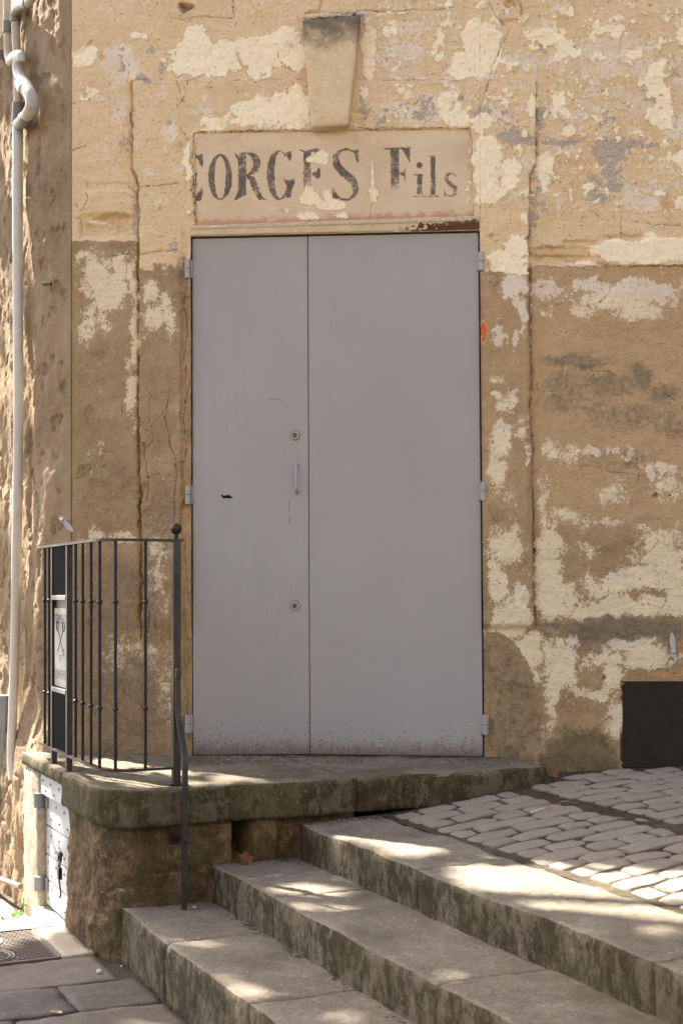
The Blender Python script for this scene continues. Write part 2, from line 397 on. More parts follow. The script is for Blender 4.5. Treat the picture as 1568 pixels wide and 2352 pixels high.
def stone_material(name, cols, stain=None, stain_amt=0.6, side_stain=0.0, moss=0.0, rough=0.93, bump=0.004, streak=True, scale=1.0, pits=0.4, per_obj=0.0):
    """stone with grain, blotches, vertical algae streaks on its upright faces and pits"""
    m = NT(name, rough, 0.2)
    n1 = m.noise(4*scale, 7, 0.68); n2 = m.noise(28*scale, 6, 0.68); n3 = m.noise(180*scale, 4, 0.65)
    col = m.ramp(n1, [(0.28, cols[0]), (0.5, cols[1]), (0.74, cols[2])])
    col = m.mix(m.math('MULTIPLY', m.step(n2, 0.48, 0.72), 0.5), col, tuple(min(1, c*1.32) for c in cols[2]))
    col = m.mix(m.math('MULTIPLY', m.step(n2, 0.5, 0.3), 0.0), col, cols[0])
    col = m.mix(m.math('MULTIPLY', m.step(n3, 0.54, 0.68), 0.6), col, tuple(c*0.45 for c in cols[0]))
    n8 = m.noise(75*scale, 5, 0.7, m.vec((1, 1, 1), (6, 2, 9)))
    col = m.mix(m.math('MULTIPLY', m.step(n8, 0.5, 0.66), 0.5), col, tuple(c*0.6 for c in cols[0]))
    col = m.mix(m.math('MULTIPLY', m.math('SUBTRACT', 1.0, m.step(n8, 0.34, 0.46)), 0.35), col, tuple(min(1, c*1.3) for c in cols[2]))
    col = m.mix(m.math('MULTIPLY', m.step(m.noise(260*scale, 2, 0.5, m.vec((1, 1, 1), (3, 5, 1))), 0.62, 0.72), 0.4), col, tuple(min(1, c*1.5) for c in cols[2]))
    if per_obj:
        r = m.rand()
        col = m.mix(m.math('MULTIPLY', m.step(r, 0.0, 1.0), per_obj), col, tuple(c*0.62 for c in cols[0]))
        col = m.mix(m.math('MULTIPLY', m.step(m.math('FRACT', m.math('MULTIPLY', r, 7.3)), 0.55, 1.0), per_obj*0.8), col, (0.40, 0.30, 0.20))
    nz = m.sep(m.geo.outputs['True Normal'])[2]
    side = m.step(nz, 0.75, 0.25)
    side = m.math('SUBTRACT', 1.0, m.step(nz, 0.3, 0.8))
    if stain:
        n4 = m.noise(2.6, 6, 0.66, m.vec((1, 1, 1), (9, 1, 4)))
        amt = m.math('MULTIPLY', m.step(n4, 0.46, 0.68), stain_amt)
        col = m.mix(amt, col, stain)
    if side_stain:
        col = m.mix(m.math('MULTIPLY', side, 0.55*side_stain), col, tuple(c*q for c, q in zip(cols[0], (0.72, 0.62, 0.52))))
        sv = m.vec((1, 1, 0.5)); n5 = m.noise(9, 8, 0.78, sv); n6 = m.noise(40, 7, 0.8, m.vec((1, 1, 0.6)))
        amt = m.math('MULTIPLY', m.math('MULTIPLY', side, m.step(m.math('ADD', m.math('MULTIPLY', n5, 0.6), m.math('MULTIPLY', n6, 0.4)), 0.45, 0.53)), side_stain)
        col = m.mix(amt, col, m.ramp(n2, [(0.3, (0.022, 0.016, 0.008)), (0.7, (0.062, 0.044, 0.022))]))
    if moss:
        n7 = m.noise(6, 7, 0.72, m.vec((1, 1, 0.8), (2, 8, 3)))
        amt = m.math('MULTIPLY', m.math('MULTIPLY', side, m.step(n7, 0.42, 0.66)), moss)
        col = m.mix(amt, col, m.ramp(n2, [(0.3, (0.040, 0.036, 0.012)), (0.7, (0.105, 0.09, 0.033))]))
        crust = m.step(m.noise(60, 6, 0.75), 0.60, 0.66)
        col = m.mix(m.math('MULTIPLY', m.math('MULTIPLY', crust, side), 0.35*moss), col, (0.42, 0.34, 0.18))
    pit = m.step(m.noise(70*scale, 3, 0.6, m.vec((1, 1, 1), (1, 7, 2))), 0.66, 0.76)
    col = m.mix(m.math('MULTIPLY', pit, pits), col, tuple(c*0.3 for c in cols[0]))
    h = m.math('ADD', m.math('MULTIPLY', n2, 1.0), m.math('MULTIPLY', n3, 0.45))
    h = m.math('SUBTRACT', h, m.math('MULTIPLY', pit, 0.55))
    return m.out(col, m.bump(h, bump, 0.8))

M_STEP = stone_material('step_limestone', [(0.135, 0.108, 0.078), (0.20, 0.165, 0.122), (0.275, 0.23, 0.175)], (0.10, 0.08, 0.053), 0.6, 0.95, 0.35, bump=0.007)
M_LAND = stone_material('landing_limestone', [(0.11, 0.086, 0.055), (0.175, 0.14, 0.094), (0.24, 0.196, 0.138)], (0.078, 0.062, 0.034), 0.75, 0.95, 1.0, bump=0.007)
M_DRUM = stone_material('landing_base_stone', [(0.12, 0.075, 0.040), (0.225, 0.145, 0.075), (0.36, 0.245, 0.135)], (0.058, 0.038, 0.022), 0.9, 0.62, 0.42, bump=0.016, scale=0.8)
M_COB = stone_material('cobble_stone', [(0.25, 0.205, 0.155), (0.315, 0.262, 0.20), (0.38, 0.32, 0.25)], (0.22, 0.17, 0.122), 0.4, 0.35, 0.0, rough=0.8, bump=0.005, per_obj=0.2, pits=0.25)
M_BED = stone_material('joint_earth', [(0.035, 0.026, 0.016), (0.065, 0.049, 0.031), (0.125, 0.10, 0.066)], (0.06, 0.055, 0.02), 0.6, 0, 0, bump=0.012)
M_SLAB = stone_material('street_slab_stone', [(0.068, 0.058, 0.050), (0.10, 0.087, 0.076), (0.145, 0.13, 0.114)], (0.085, 0.064, 0.046), 0.6, 0.4, 0.0, rough=0.78, bump=0.008, per_obj=0.22)
M_KERB = stone_material('pale_kerb_stone', [(0.30, 0.245, 0.18), (0.39, 0.33, 0.25), (0.46, 0.40, 0.31)], (0.24, 0.19, 0.13), 0.5, 0.3, 0.0, bump=0.006)
M_KEY = stone_material('keystone_limestone', [(0.45, 0.325, 0.185), (0.54, 0.40, 0.24), (0.62, 0.48, 0.31)], None, 0, 0, 0, bump=0.0035, pits=0.3)

def keystone_material():
    m = NT('keystone_stone', 0.93, 0.15)
    n1 = m.noise(6, 6, 0.65); n2 = m.noise(35, 6, 0.68); n3 = m.noise(190, 4, 0.65)
    col = m.ramp(n1, [(0.28, (0.58, 0.43, 0.255)), (0.5, (0.67, 0.51, 0.32)), (0.74, (0.74, 0.58, 0.38))])
    col = m.mix(m.math('MULTIPLY', m.step(n2, 0.5, 0.66), 0.4), col, (0.45, 0.325, 0.19))
    col = m.mix(m.math('MULTIPLY', m.step(n3, 0.55, 0.70), 0.5), col, (0.30, 0.205, 0.11))
    chip = m.step(m.noise(17, 6, 0.66, m.vec((1, 1, 1), (3, 1, 8))), 0.60, 0.62)
    col = m.mix(m.math('MULTIPLY', chip, 0.85), col, (0.72, 0.56, 0.34))
    z = m.sep(m.pos)[2]
    soot = m.step(m.math('ADD', z, m.math('MULTIPLY', m.math('SUBTRACT', m.noise(14, 7, 0.75), 0.5), 0.30)), 3.19, 3.35)
    col = m.mix(m.math('MULTIPLY', soot, 0.88), col, m.ramp(n2, [(0.3, (0.05, 0.04, 0.03)), (0.7, (0.15, 0.115, 0.08))]))
    h = m.math('ADD', m.math('MULTIPLY', n2, 0.8), m.math('ADD', m.math('MULTIPLY', n3, 0.5), m.math('MULTIPLY', chip, 0.3)))
    return m.out(col, m.bump(h, 0.004, 0.8))
M_KEY = keystone_material()

def rough_wall_material():
    m = NT('rough_render', 0.95, 0.1)
    n1 = m.noise(2.6, 7, 0.7); n2 = m.noise(22, 7, 0.7); n3 = m.noise(160, 5, 0.68)
    col = m.ramp(n1, [(0.25, (0.20, 0.138, 0.082)), (0.5, (0.28, 0.198, 0.12)), (0.75, (0.36, 0.265, 0.17))])
    col = m.mix(m.math('MULTIPLY', m.step(n2, 0.5, 0.7), 0.5), col, (0.40, 0.30, 0.195))
    col = m.mix(m.math('MULTIPLY', m.step(n3, 0.55, 0.7), 0.4), col, (0.16, 0.10, 0.055))
    st = m.step(m.noise(3.5, 6, 0.7, m.vec((1, 1, 0.5), (5, 3, 1))), 0.56, 0.70)
    col = m.mix(m.math('MULTIPLY', st, 0.55), col, (0.17, 0.125, 0.09))
    h = m.math('ADD', m.math('MULTIPLY', n2, 1.6), m.math('ADD', m.math('MULTIPLY', n3, 1.0), m.math('MULTIPLY', m.noise(70, 5, 0.65), 1.2)))
    return m.out(col, m.bump(h, 0.0048, 0.8))
M_ROUGH = rough_wall_material()

def door_material():
    m = NT('grey_door_paint', 0.5, 0.35)
    n1 = m.noise(1.3, 4, 0.55); n2 = m.noise(9, 5, 0.6); n3 = m.noise(140, 3, 0.6)
    col = m.ramp(n1, [(0.3, (0.303, 0.281, 0.271)), (0.7, (0.328, 0.306, 0.297))])
    col = m.mix(m.math('MULTIPLY', m.step(n2, 0.4, 0.8), 0.10), col, (0.36, 0.325, 0.31))
    z = m.sep(m.pos)[2]
    # hairline cracks that follow the boards under the paint
    cr = m.noise(5.5, 8, 0.62, m.vec((6, 6, 0.42), (1, 2, 3)), dist=0.25)
    line = m.step(m.math('ABSOLUTE', m.math('SUBTRACT', cr, 0.5)), 0.004, 0.0)
    line = m.math('SUBTRACT', 1.0, m.step(m.math('ABSOLUTE', m.math('SUBTRACT', cr, 0.5)), 0.0, 0.006))
    gate = m.step(m.noise(3.0, 3, 0.5, m.vec((1.6, 1, 1), (7, 3, 5))), 0.50, 0.62)
    line = m.math('MULTIPLY', line, gate)
    col = m.mix(m.math('MULTIPLY', line, 0.25), col, (0.14, 0.115, 0.10))
    # mud splashes along the foot, rare specks above
    sp = m.noise(130, 4, 0.72); sp2 = m.noise(40, 5, 0.75, m.vec((1, 1, 0.5)))
    foot = m.math('SUBTRACT', 1.0, m.step(z, 0.0, 0.26))
    thr = m.math('SUBTRACT', sp, m.math('MULTIPLY', m.math('SUBTRACT', 1.0, m.math('POWER', foot, 0.7)), 0.19))
    spm = m.step(m.math('ADD', thr, m.math('MULTIPLY', m.math('SUBTRACT', sp2, 0.5), 0.25)), 0.55, 0.59)
    col = m.mix(m.math('MULTIPLY', spm, 0.9), col, (0.055, 0.034, 0.020))
    dust = m.math('MULTIPLY', m.math('SUBTRACT', 1.0, m.step(m.math('ADD', z, m.math('MULTIPLY', m.math('SUBTRACT', sp2, 0.5), 0.16)), 0.0, 0.085)), 0.8)
    col = m.mix(dust, col, (0.11, 0.08, 0.056))
    h = m.math('ADD', m.math('MULTIPLY', n2, 0.8), m.math('SUBTRACT', m.math('MULTIPLY', n3, 0.12), m.math('MULTIPLY', line, 0.3)))
    return m.out(col, m.bump(h, 0.0022, 0.5), m.ramp(n2, [(0.3, (0.42,)*3), (0.7, (0.58,)*3)]))
M_DOOR = door_material()

def paint_material(name, c, rough=0.45, metal=0.0, var=0.25, bump=0.0008, wear=None, wear_thr=0.68, spec=0.4, sc=1.0):
    m = NT(name, rough, spec)
    n1 = m.noise(14*sc, 6, 0.65); n2 = m.noise(110*sc, 4, 0.6)
    col = m.ramp(n1, [(0.3, tuple(x*(1-var) for x in c)), (0.7, tuple(min(1, x*(1+var)) for x in c))])
    if wear: col = m.mix(m.math('MULTIPLY', m.step(m.noise(48*sc, 6, 0.75), wear_thr, wear_thr+0.05), 0.85), col, wear)
    return m.out(col, m.bump(m.math('ADD', n1, m.math('MULTIPLY', n2, 0.4)), bump, 0.7), m.ramp(n1, [(0.3, (max(0.05, rough-0.12),)*3), (0.7, (min(1, rough+0.12),)*3)]), metal)
M_IRON = paint_material('dark_iron', (0.020, 0.015, 0.013), 0.45, 0.25, 0.35, 0.0007, (0.10, 0.065, 0.045), 0.66)
M_IRONFLAT = paint_material('brushed_iron', (0.048, 0.040, 0.035), 0.42, 0.4, 0.3, 0.0007, (0.05, 0.035, 0.028), 0.60)
M_RIB = paint_material('black_ribbed_sheet', (0.018, 0.014, 0.012), 0.5, 0.3, 0.3)
M_ALU = paint_material('dull_aluminium', (0.165, 0.163, 0.16), 0.42, 0.35, 0.08, 0.0004)
M_CUT = paint_material('dark_cut', (0.05, 0.046, 0.043), 0.8)
M_HINGE = paint_material('grey_hinge_paint', (0.33, 0.305, 0.30), 0.38, 0.0, 0.08, 0.0008, (0.16, 0.11, 0.08), 0.74)
M_PVC = paint_material('white_pvc', (0.50, 0.465, 0.415), 0.38, 0.0, 0.10, 0.0004, (0.34, 0.26, 0.18), 0.70)
M_PVCG = paint_material('grey_pvc', (0.17, 0.148, 0.128), 0.42, 0.0, 0.14, 0.0004)
M_PVCW = paint_material('worn_pvc', (0.42, 0.355, 0.29), 0.45, 0.0, 0.22, 0.0006, (0.30, 0.22, 0.15), 0.60)
M_BRASS = paint_material('lock_brass', (0.14, 0.105, 0.055), 0.4, 0.8, 0.3)
M_BLACK = paint_material('black_iron', (0.008, 0.007, 0.006), 0.8, 0.0, 0.3, spec=0.1)
M_PLANK = paint_material('white_plank_paint', (0.34, 0.345, 0.35), 0.55, 0.0, 0.08, 0.0012, (0.33, 0.29, 0.25), 0.72)
M_HATCHIRON = paint_material('grey_strap_iron', (0.19, 0.193, 0.20), 0.5, 0.2, 0.12, 0.001)
M_CAST = paint_material('cast_iron_cover', (0.15, 0.118, 0.098), 0.55, 0.55, 0.3, 0.001, (0.26, 0.20, 0.15), 0.62)
M_SCREEN = paint_material('black_mesh_wire', (0.026, 0.019, 0.015), 0.6, 0.3, 0.4)
M_DARK = paint_material('dark_cavity', (0.012, 0.009, 0.008), 0.95, 0.0, 0.2)
M_WOOD = paint_material('old_red_wood', (0.13, 0.055, 0.030), 0.85, 0.0, 0.4, 0.003)
M_HOOK = paint_material('pale_hook_paint', (0.40, 0.37, 0.365), 0.45, 0.0, 0.12)
M_LEAFB = paint_material('dry_leaf', (0.15, 0.062, 0.030), 0.7, 0.0, 0.35, 0.002)
M_LEAFG = paint_material('fresh_leaf', (0.11, 0.23, 0.025), 0.5, 0.0, 0.25, 0.001)
M_BUTT = paint_material('cigarette_paper', (0.62, 0.58, 0.52), 0.8)
M_FILT = paint_material('cigarette_filter', (0.55, 0.27, 0.08), 0.8)
M_CRUMB = paint_material('plaster_crumb', (0.55, 0.47, 0.37), 0.9, 0.0, 0.25)
M_GRIT = paint_material('dark_grit', (0.07, 0.05, 0.035), 0.9, 0.0, 0.4)

def lintel_material():
    m = NT('flaking_lintel_paint', 0.85, 0.2)
    fl, a, b, c = m.attr('paintA')
    n1 = m.noise(8, 6, 0.65); n2 = m.noise(40, 6, 0.7)
    col = m.ramp(n1, [(0.3, (0.50, 0.385, 0.235)), (0.7, (0.62, 0.495, 0.33))])
    crack = m.math('SUBTRACT', 1.0, m.step(m.voro(75, 'DISTANCE_TO_EDGE', m.mix(0.03, m.pos, m.noise(20, 3, 0.6, col=True), 'ADD')), 0.0, 0.07))
    crk = m.math('MULTIPLY', crack, m.step(m.math('ADD', a, m.math('MULTIPLY', m.math('SUBTRACT', n2, 0.5), 0.8)), 0.4, 0.6))
    col = m.mix(m.math('MULTIPLY', m.step(m.math('ADD', a, m.math('MULTIPLY', m.math('SUBTRACT', n1, 0.5), 0.8)), 0.4, 0.7), 0.6), col, (0.62, 0.51, 0.38))
    col = m.mix(m.math('MULTIPLY', crk, 0.6), col, (0.22, 0.13, 0.075))
    wm = m.step(m.math('ADD', fl, m.math('MULTIPLY', m.math('SUBTRACT', n2, 0.5), 0.9)), 0.48, 0.52)
    wood = m.ramp(m.noise(10, 6, 0.7, m.vec((0.4, 1, 8))), [(0.3, (0.07, 0.025, 0.014)), (0.7, (0.20, 0.085, 0.045))])
    col = m.mix(wm, col, wood)
    h = m.math('SUBTRACT', m.math('MULTIPLY', n2, 0.5), m.math('ADD', m.math('MULTIPLY', wm, 1.5), m.math('MULTIPLY', crk, 0.6)))
    return m.out(col, m.bump(h, 0.002, 0.8))
M_LINTEL = lintel_material()

def leaf_material():
    m = NT('tree_leaf', 0.5, 0.3)
    col = m.ramp(m.noise(0.8, 3, 0.6), [(0.3, (0.05, 0.085, 0.018)), (0.7, (0.10, 0.14, 0.035))])
    return m.out(col)
M_TREELEAF = leaf_material()
M_BARK = stone_material('plane_bark', [(0.14, 0.11, 0.075), (0.24, 0.2, 0.14), (0.34, 0.3, 0.22)], None, 0, 0, 0, bump=0.01)
M_MASS = paint_material('plain_ochre_render', (0.48, 0.36, 0.22), 0.95, 0.0, 0.12, 0.002, spec=0.1)
# ------------------------------------------------------------------ the facade: paint and relief laid out on the wall
def blob(px, py, items, p=2.6, soft=0.5):
    out = np.zeros_like(px)
    for it in items:
        cx, cy, rx, ry = it[:4]; st = it[4] if len(it) > 4 else 1.0
        sel = (np.abs(px-cx) < rx*1.6) & (np.abs(py-cy) < ry*1.6)
        if not sel.any(): continue
        r = ((np.abs(px[sel]-cx)/rx)**p+(np.abs(py[sel]-cy)/ry)**p)**(1/p)
        v = np.clip((1+soft/2-r)/soft, 0, 1)*st
        out[sel] = np.maximum(out[sel], v)
    return out
def seg_dist(px, py, pts):
    d = np.full(px.shape, 1e9)
    for (x0, y0), (x1, y1) in zip(pts[:-1], pts[1:]):
        dx, dy = x1-x0, y1-y0; L2 = dx*dx+dy*dy+1e-9
        t = np.clip(((px-x0)*dx+(py-y0)*dy)/L2, 0, 1)
        d = np.minimum(d, np.hypot(px-x0-t*dx, py-y0-t*dy))
    return d
BX = lambda x0, y0, x1, y1, s=1.0: ((x0+x1)/2, (y0+y1)/2, abs(x1-x0)/2, abs(y1-y0)/2, s)

FLAKE = [BX(168, 108, 222, 155), BX(385, 95, 560, 175), BX(425, 60, 480, 130), BX(540, 85, 695, 165), BX(600, 60, 690, 120, .75), BX(560, 150, 640, 183, .8), BX(300, 72, 345, 95, .8),
         BX(832, 50, 862, 185), BX(868, 50, 925, 85, .75), BX(1060, 45, 1150, 150), BX(1035, 120, 1135, 180), BX(985, 75, 1025, 140, .7), BX(1120, 90, 1155, 160, .8), BX(1130, 30, 1150, 60, .6),
         BX(530, 230, 640, 298, .8), BX(610, 210, 712, 300), BX(455, 265, 560, 300, .7), BX(655, 190, 705, 230, .6), BX(825, 200, 850, 240, .6), BX(1000, 210, 1060, 280, .72), BX(1030, 255, 1085, 298, .8), BX(900, 200, 960, 235, .55),
         BX(1085, 310, 1160, 440), BX(1095, 410, 1140, 480), BX(1150, 370, 1195, 440, .8), BX(1085, 265, 1130, 320, .9), BX(424, 328, 446, 416), BX(425, 300, 520, 312, .6),
         BX(1200, 75, 1225, 100, .9), BX(1228, 65, 1310, 112, .85), BX(1270, 100, 1330, 150, .7), BX(1350, 60, 1420, 85, .6), BX(1390, 40, 1440, 55, .6), BX(1400, 60, 1440, 100, .7), BX(1430, 105, 1480, 130, .55),
         BX(1480, 130, 1530, 230, .75), BX(1500, 200, 1545, 300, .8), BX(1490, 250, 1530, 290), BX(1270, 210, 1300, 250, .8), BX(1310, 215, 1345, 280, .55), BX(1280, 290, 1320, 310, .8), BX(1220, 350, 1275, 400, .8), BX(1230, 390, 1260, 460, .8), BX(1330, 425, 1365, 445, .8),
         BX(1540, 330, 1600, 400, .8), BX(1550, 430, 1600, 490, .7), BX(1350, 110, 1400, 150, .5), BX(1290, 250, 1320, 265, .8), BX(1545, 40, 1600, 100, .7), BX(1205, 220, 1235, 270, .7), BX(1370, 210, 1400, 235, .6),
         BX(1120, 585, 1212, 640), BX(1165, 540, 1212, 600), BX(1115, 572, 1180, 620, .8), BX(1365, 550, 1640, 606), BX(1480, 530, 1510, 560, .9),
         BX(1200, 600, 1222, 615, .5), BX(1300, 600, 1365, 612, .7), BX(1190, 490, 1214, 515, .6), BX(180, 205, 240, 228, .6), BX(205, 500, 240, 512, .9)]
SPECK = [BX(172, 575, 205, 600, .7), BX(190, 585, 255, 690, .82), BX(240, 580, 300, 700, .86), BX(180, 640, 240, 680, .75), BX(215, 640, 285, 720, .82), BX(295, 575, 318, 700, .75), BX(302, 660, 322, 860, .85), BX(288, 850, 321, 960, .8), BX(300, 940, 322, 1000, .6), BX(175, 690, 230, 800, .60), BX(215, 700, 260, 780, .58), BX(280, 800, 315, 870, .5),
         BX(323, 640, 372, 700, .95), BX(328, 690, 395, 770, .76), BX(380, 690, 412, 790, .66), BX(365, 670, 400, 720, .7),
         BX(1240, 680, 1568, 700, .5), BX(1320, 670, 1500, 715, .72), BX(1410, 690, 1520, 740, .86), BX(1300, 700, 1380, 735, .62),
         BX(1120, 860, 1160, 880, .5), BX(1135, 900, 1185, 960, .66), BX(1120, 1030, 1160, 1130, .8), BX(1125, 980, 1175, 1060, .72), BX(1128, 900, 1148, 922, 1.0), BX(1180, 960, 1214, 1010, .7), BX(1200, 1010, 1216, 1080, .6), BX(1150, 1100, 1190, 1190, .45),
         BX(1228, 1000, 1290, 1060, .62), BX(1260, 1010, 1360, 1080, .55), BX(1230, 1080, 1260, 1250, .64), BX(1360, 1090, 1450, 1160, .50), BX(1480, 1090, 1600, 1160, .56), BX(1240, 1170, 1330, 1210, .5), BX(1228, 1190, 1300, 1310, .74), BX(1300, 1180, 1440, 1215, .57), BX(1290, 1240, 1380, 1290, .62), BX(1450, 1200, 1600, 1290, .6),
         BX(1118, 1210, 1200, 1300, .92), BX(1118, 1290, 1160, 1400, .9), BX(1130, 1360, 1222, 1480, .98), BX(1190, 1300, 1225, 1350, .55), BX(1200, 1440, 1240, 1560, .9), BX(1165, 1470, 1235, 1520, .95),
         BX(1150, 1500, 1240, 1545, .95), BX(1226, 1210, 1290, 1430, .9), BX(1290, 1395, 1440, 1425, .95), BX(1228, 1330, 1330, 1420, .95), BX(1240, 1290, 1310, 1340, .64), BX(1330, 1310, 1440, 1380, .78), BX(1330, 1370, 1600, 1412, .95), BX(1420, 1290, 1600, 1360, .90), BX(1440, 1250, 1600, 1310, .78), BX(1520, 1330, 1600, 1400, .85),
         BX(1240, 1470, 1310, 1540, .86), BX(1240, 1500, 1330, 1580, .92), BX(1300, 1500, 1440, 1530, .88), BX(1350, 1520, 1430, 1590, .93), BX(1300, 1570, 1420, 1610, .88), BX(1400, 1600, 1432, 1700, .74), BX(1250, 1550, 1300, 1620, .84), BX(1250, 1600, 1280, 1690, .72), BX(1420, 1480, 1560, 1540, .90), BX(1240, 1530, 1290, 1560, .9), BX(1370, 1640, 1425, 1680, .56),
         BX(250, 1215, 330, 1245, .62), BX(200, 1215, 240, 1250, .62), BX(340, 1225, 395, 1300, .56), BX(330, 1270, 400, 1420, .54), BX(210, 1440, 400, 1560, .47), BX(350, 1500, 410, 1680, .52), BX(170, 1215, 200, 1300, .4), BX(190, 1000, 260, 1100, .37)]
WHITE = [BX(230, 85, 320, 200, .75), BX(250, 190, 300, 300, .6), BX(700, 60, 730, 160, .0), BX(640, 70, 700, 130, .8), BX(520, 215, 720, 300, .62), BX(460, 280, 720, 300, .8), BX(850, 70, 1000, 180, .72), BX(1150, 110, 1250, 180, .66), BX(1240, 60, 1568, 180, .62), BX(1300, 90, 1450, 190, .75), BX(1440, 100, 1540, 190, .65),
         BX(1100, 230, 1150, 300, .75), BX(830, 190, 1090, 300, .52), BX(1230, 190, 1568, 300, .50), BX(1400, 400, 1568, 500, .62), BX(1230, 330, 1300, 420, .5), BX(380, 370, 430, 410, .6), BX(330, 385, 360, 410, .8), BX(400, 500, 440, 530, .5), BX(350, 290, 420, 330, .5), BX(280, 230, 300, 300, .5), BX(450, 200, 500, 270, .5),
         BX(1150, 630, 1214, 690, .95), BX(1180, 680, 1215, 770, .68), BX(1220, 620, 1290, 720, .62), BX(1300, 640, 1600, 700, .86), BX(1120, 745, 1160, 800, .66), BX(1170, 755, 1190, 810, .85), BX(1130, 965, 1170, 1060, .9), BX(1155, 880, 1190, 960, .66), BX(1300, 1020, 1500, 1060, .5), BX(1450, 1060, 1600, 1110, .6), BX(1380, 1110, 1440, 1170, .58),
         BX(1390, 1300, 1520, 1360, .9), BX(1170, 1340, 1220, 1400, .9), BX(1290, 1460, 1330, 1520, .8), BX(1380, 1450, 1510, 1510, .75), BX(190, 215, 240, 230, .8), BX(205, 497, 245, 512, 1.0), BX(1535, 250, 1600, 330, .6)]
GREYP = [BX(870, 120, 900, 160, .45), BX(1040, 200, 1080, 250, .5), BX(1300, 120, 1330, 150, .5), BX(1510, 150, 1560, 190, .5), BX(1260, 380, 1300, 430, .5), BX(568, 235, 612, 285, .98), BX(630, 220, 672, 265, .6), BX(690, 205, 712, 260, .5), BX(655, 245, 690, 280, .6), BX(825, 215, 850, 285, .72), BX(855, 235, 900, 300, .52), BX(900, 215, 930, 280, .5), BX(935, 230, 1010, 295, .62), BX(960, 220, 1000, 270, .72), BX(1085, 235, 1135, 300, .7), BX(1140, 300, 1240, 340, .78), BX(1230, 318, 1345, 336, .86), BX(1140, 245, 1200, 330, .5), BX(1225, 240, 1260, 300, .68), BX(1275, 250, 1300, 300, .5),
         BX(1350, 315, 1450, 380, .86), BX(1380, 360, 1430, 450, .78), BX(1345, 400, 1400, 470, .66), BX(1430, 318, 1520, 340, .78), BX(1360, 250, 1420, 300, .5), BX(1480, 210, 1520, 240, .6), BX(1216, 380, 1240, 560, .64), BX(1240, 450, 1262, 500, .5),
         BX(1300, 90, 1330, 130, .6), BX(1215, 100, 1260, 130, .55), BX(1190, 550, 1222, 580, .66), BX(268, 95, 285, 175, .66), BX(340, 100, 360, 125, .6), BX(360, 130, 390, 180, .5), BX(310, 170, 345, 195, .8), BX(280, 300, 312, 360, .6), BX(300, 400, 322, 560, .72), BX(300, 205, 312, 330, .6), BX(395, 330, 415, 355, .7), BX(388, 280, 398, 295, .8), BX(380, 545, 410, 590, .6), BX(700, 70, 730, 180, .5), BX(430, 120, 510, 160, .35), BX(1460, 150, 1568, 300, .38)]
DARKP = [BX(166, 970, 322, 1230, .50), BX(323, 780, 430, 1100, .40), BX(166, 1240, 420, 1500, .54), BX(168, 1460, 425, 1760, .62), BX(325, 1080, 428, 1300, .54), BX(1230, 1560, 1430, 1700, .34), BX(1112, 1000, 1215, 1200, .22), BX(166, 780, 300, 900, .38), BX(1112, 640, 1215, 700, .2), BX(1240, 1100, 1500, 1200, .24), BX(1230, 808, 1420, 850, .74), BX(1232, 830, 1360, 970, .60), BX(1300, 850, 1530, 920, .62), BX(1320, 920, 1560, 1000, .56), BX(1440, 830, 1500, 910, .82), BX(1470, 880, 1570, 930, .78), BX(1300, 900, 1480, 990, .5), BX(1480, 930, 1600, 1020, .60), BX(1300, 1020, 1530, 1090, .46), BX(190, 800, 265, 825, .62), BX(195, 930, 240, 960, .55), BX(220, 960, 270, 985, .5), BX(175, 830, 220, 850, .4), BX(1235, 1428, 1300, 1450, .85), BX(1290, 1420, 1600, 1472, 1.1), BX(1320, 1450, 1420, 1500, .55), BX(1228, 1440, 1260, 1470, .7), BX(1400, 1450, 1530, 1470, .5),
         BX(395, 590, 438, 660, .75), BX(388, 640, 430, 720, .45), BX(1112, 590, 1150, 700, .50), BX(1115, 1160, 1165, 1215, .62), BX(1128, 890, 1145, 905, .5), BX(1120, 1240, 1150, 1290, .36), BX(720, 312, 780, 335, .7), BX(415, 5, 442, 25, .8), BX(235, 90, 262, 105, .5), BX(300, 1030, 360, 1200, .18), BX(190, 1120, 330, 1200, .30), BX(170, 1260, 260, 1330, .38), BX(330, 1290, 380, 1340, .34), BX(160, 1500, 420, 1760, .30), BX(230, 1060, 280, 1100, .3), BX(1250, 100, 1300, 130, .3), BX(1430, 150, 1480, 165, .4)]  # stains, plus painted shade for the darker lower left of the wall
MOSSP = [BX(1235, 1660, 1430, 1800, .80), BX(1240, 1720, 1320, 1800, .95), BX(1320, 1730, 1430, 1800, .95), BX(1115, 1470, 1200, 1640, .72), BX(1118, 1520, 1238, 1740, .74), BX(1112, 1690, 1245, 1800, .85), BX(1130, 1465, 1170, 1520, .58), BX(160, 1690, 440, 1800, .5), BX(1280, 1700, 1420, 1740, .5), BX(1425, 1745, 1700, 1810, .8), BX(1228, 1425, 1600, 1475, .62)]
ORANGE = [BX(1100, 740, 1116, 790, 1.1), BX(1240, 240, 1400, 480, .55), BX(1380, 210, 1540, 420, .50), BX(1505, 440, 1550, 510, .9), BX(1218, 570, 1368, 606, .50), BX(1380, 545, 1470, 560, .5), BX(200, 505, 310, 545, .5), BX(225, 110, 250, 150, .7), BX(1455, 1530, 1600, 1565, .6), BX(420, 560, 440, 1740, .55), BX(395, 350, 420, 500, .3), BX(1300, 1640, 1360, 1700, .5), BX(1112, 1480, 1128, 1700, .5)]
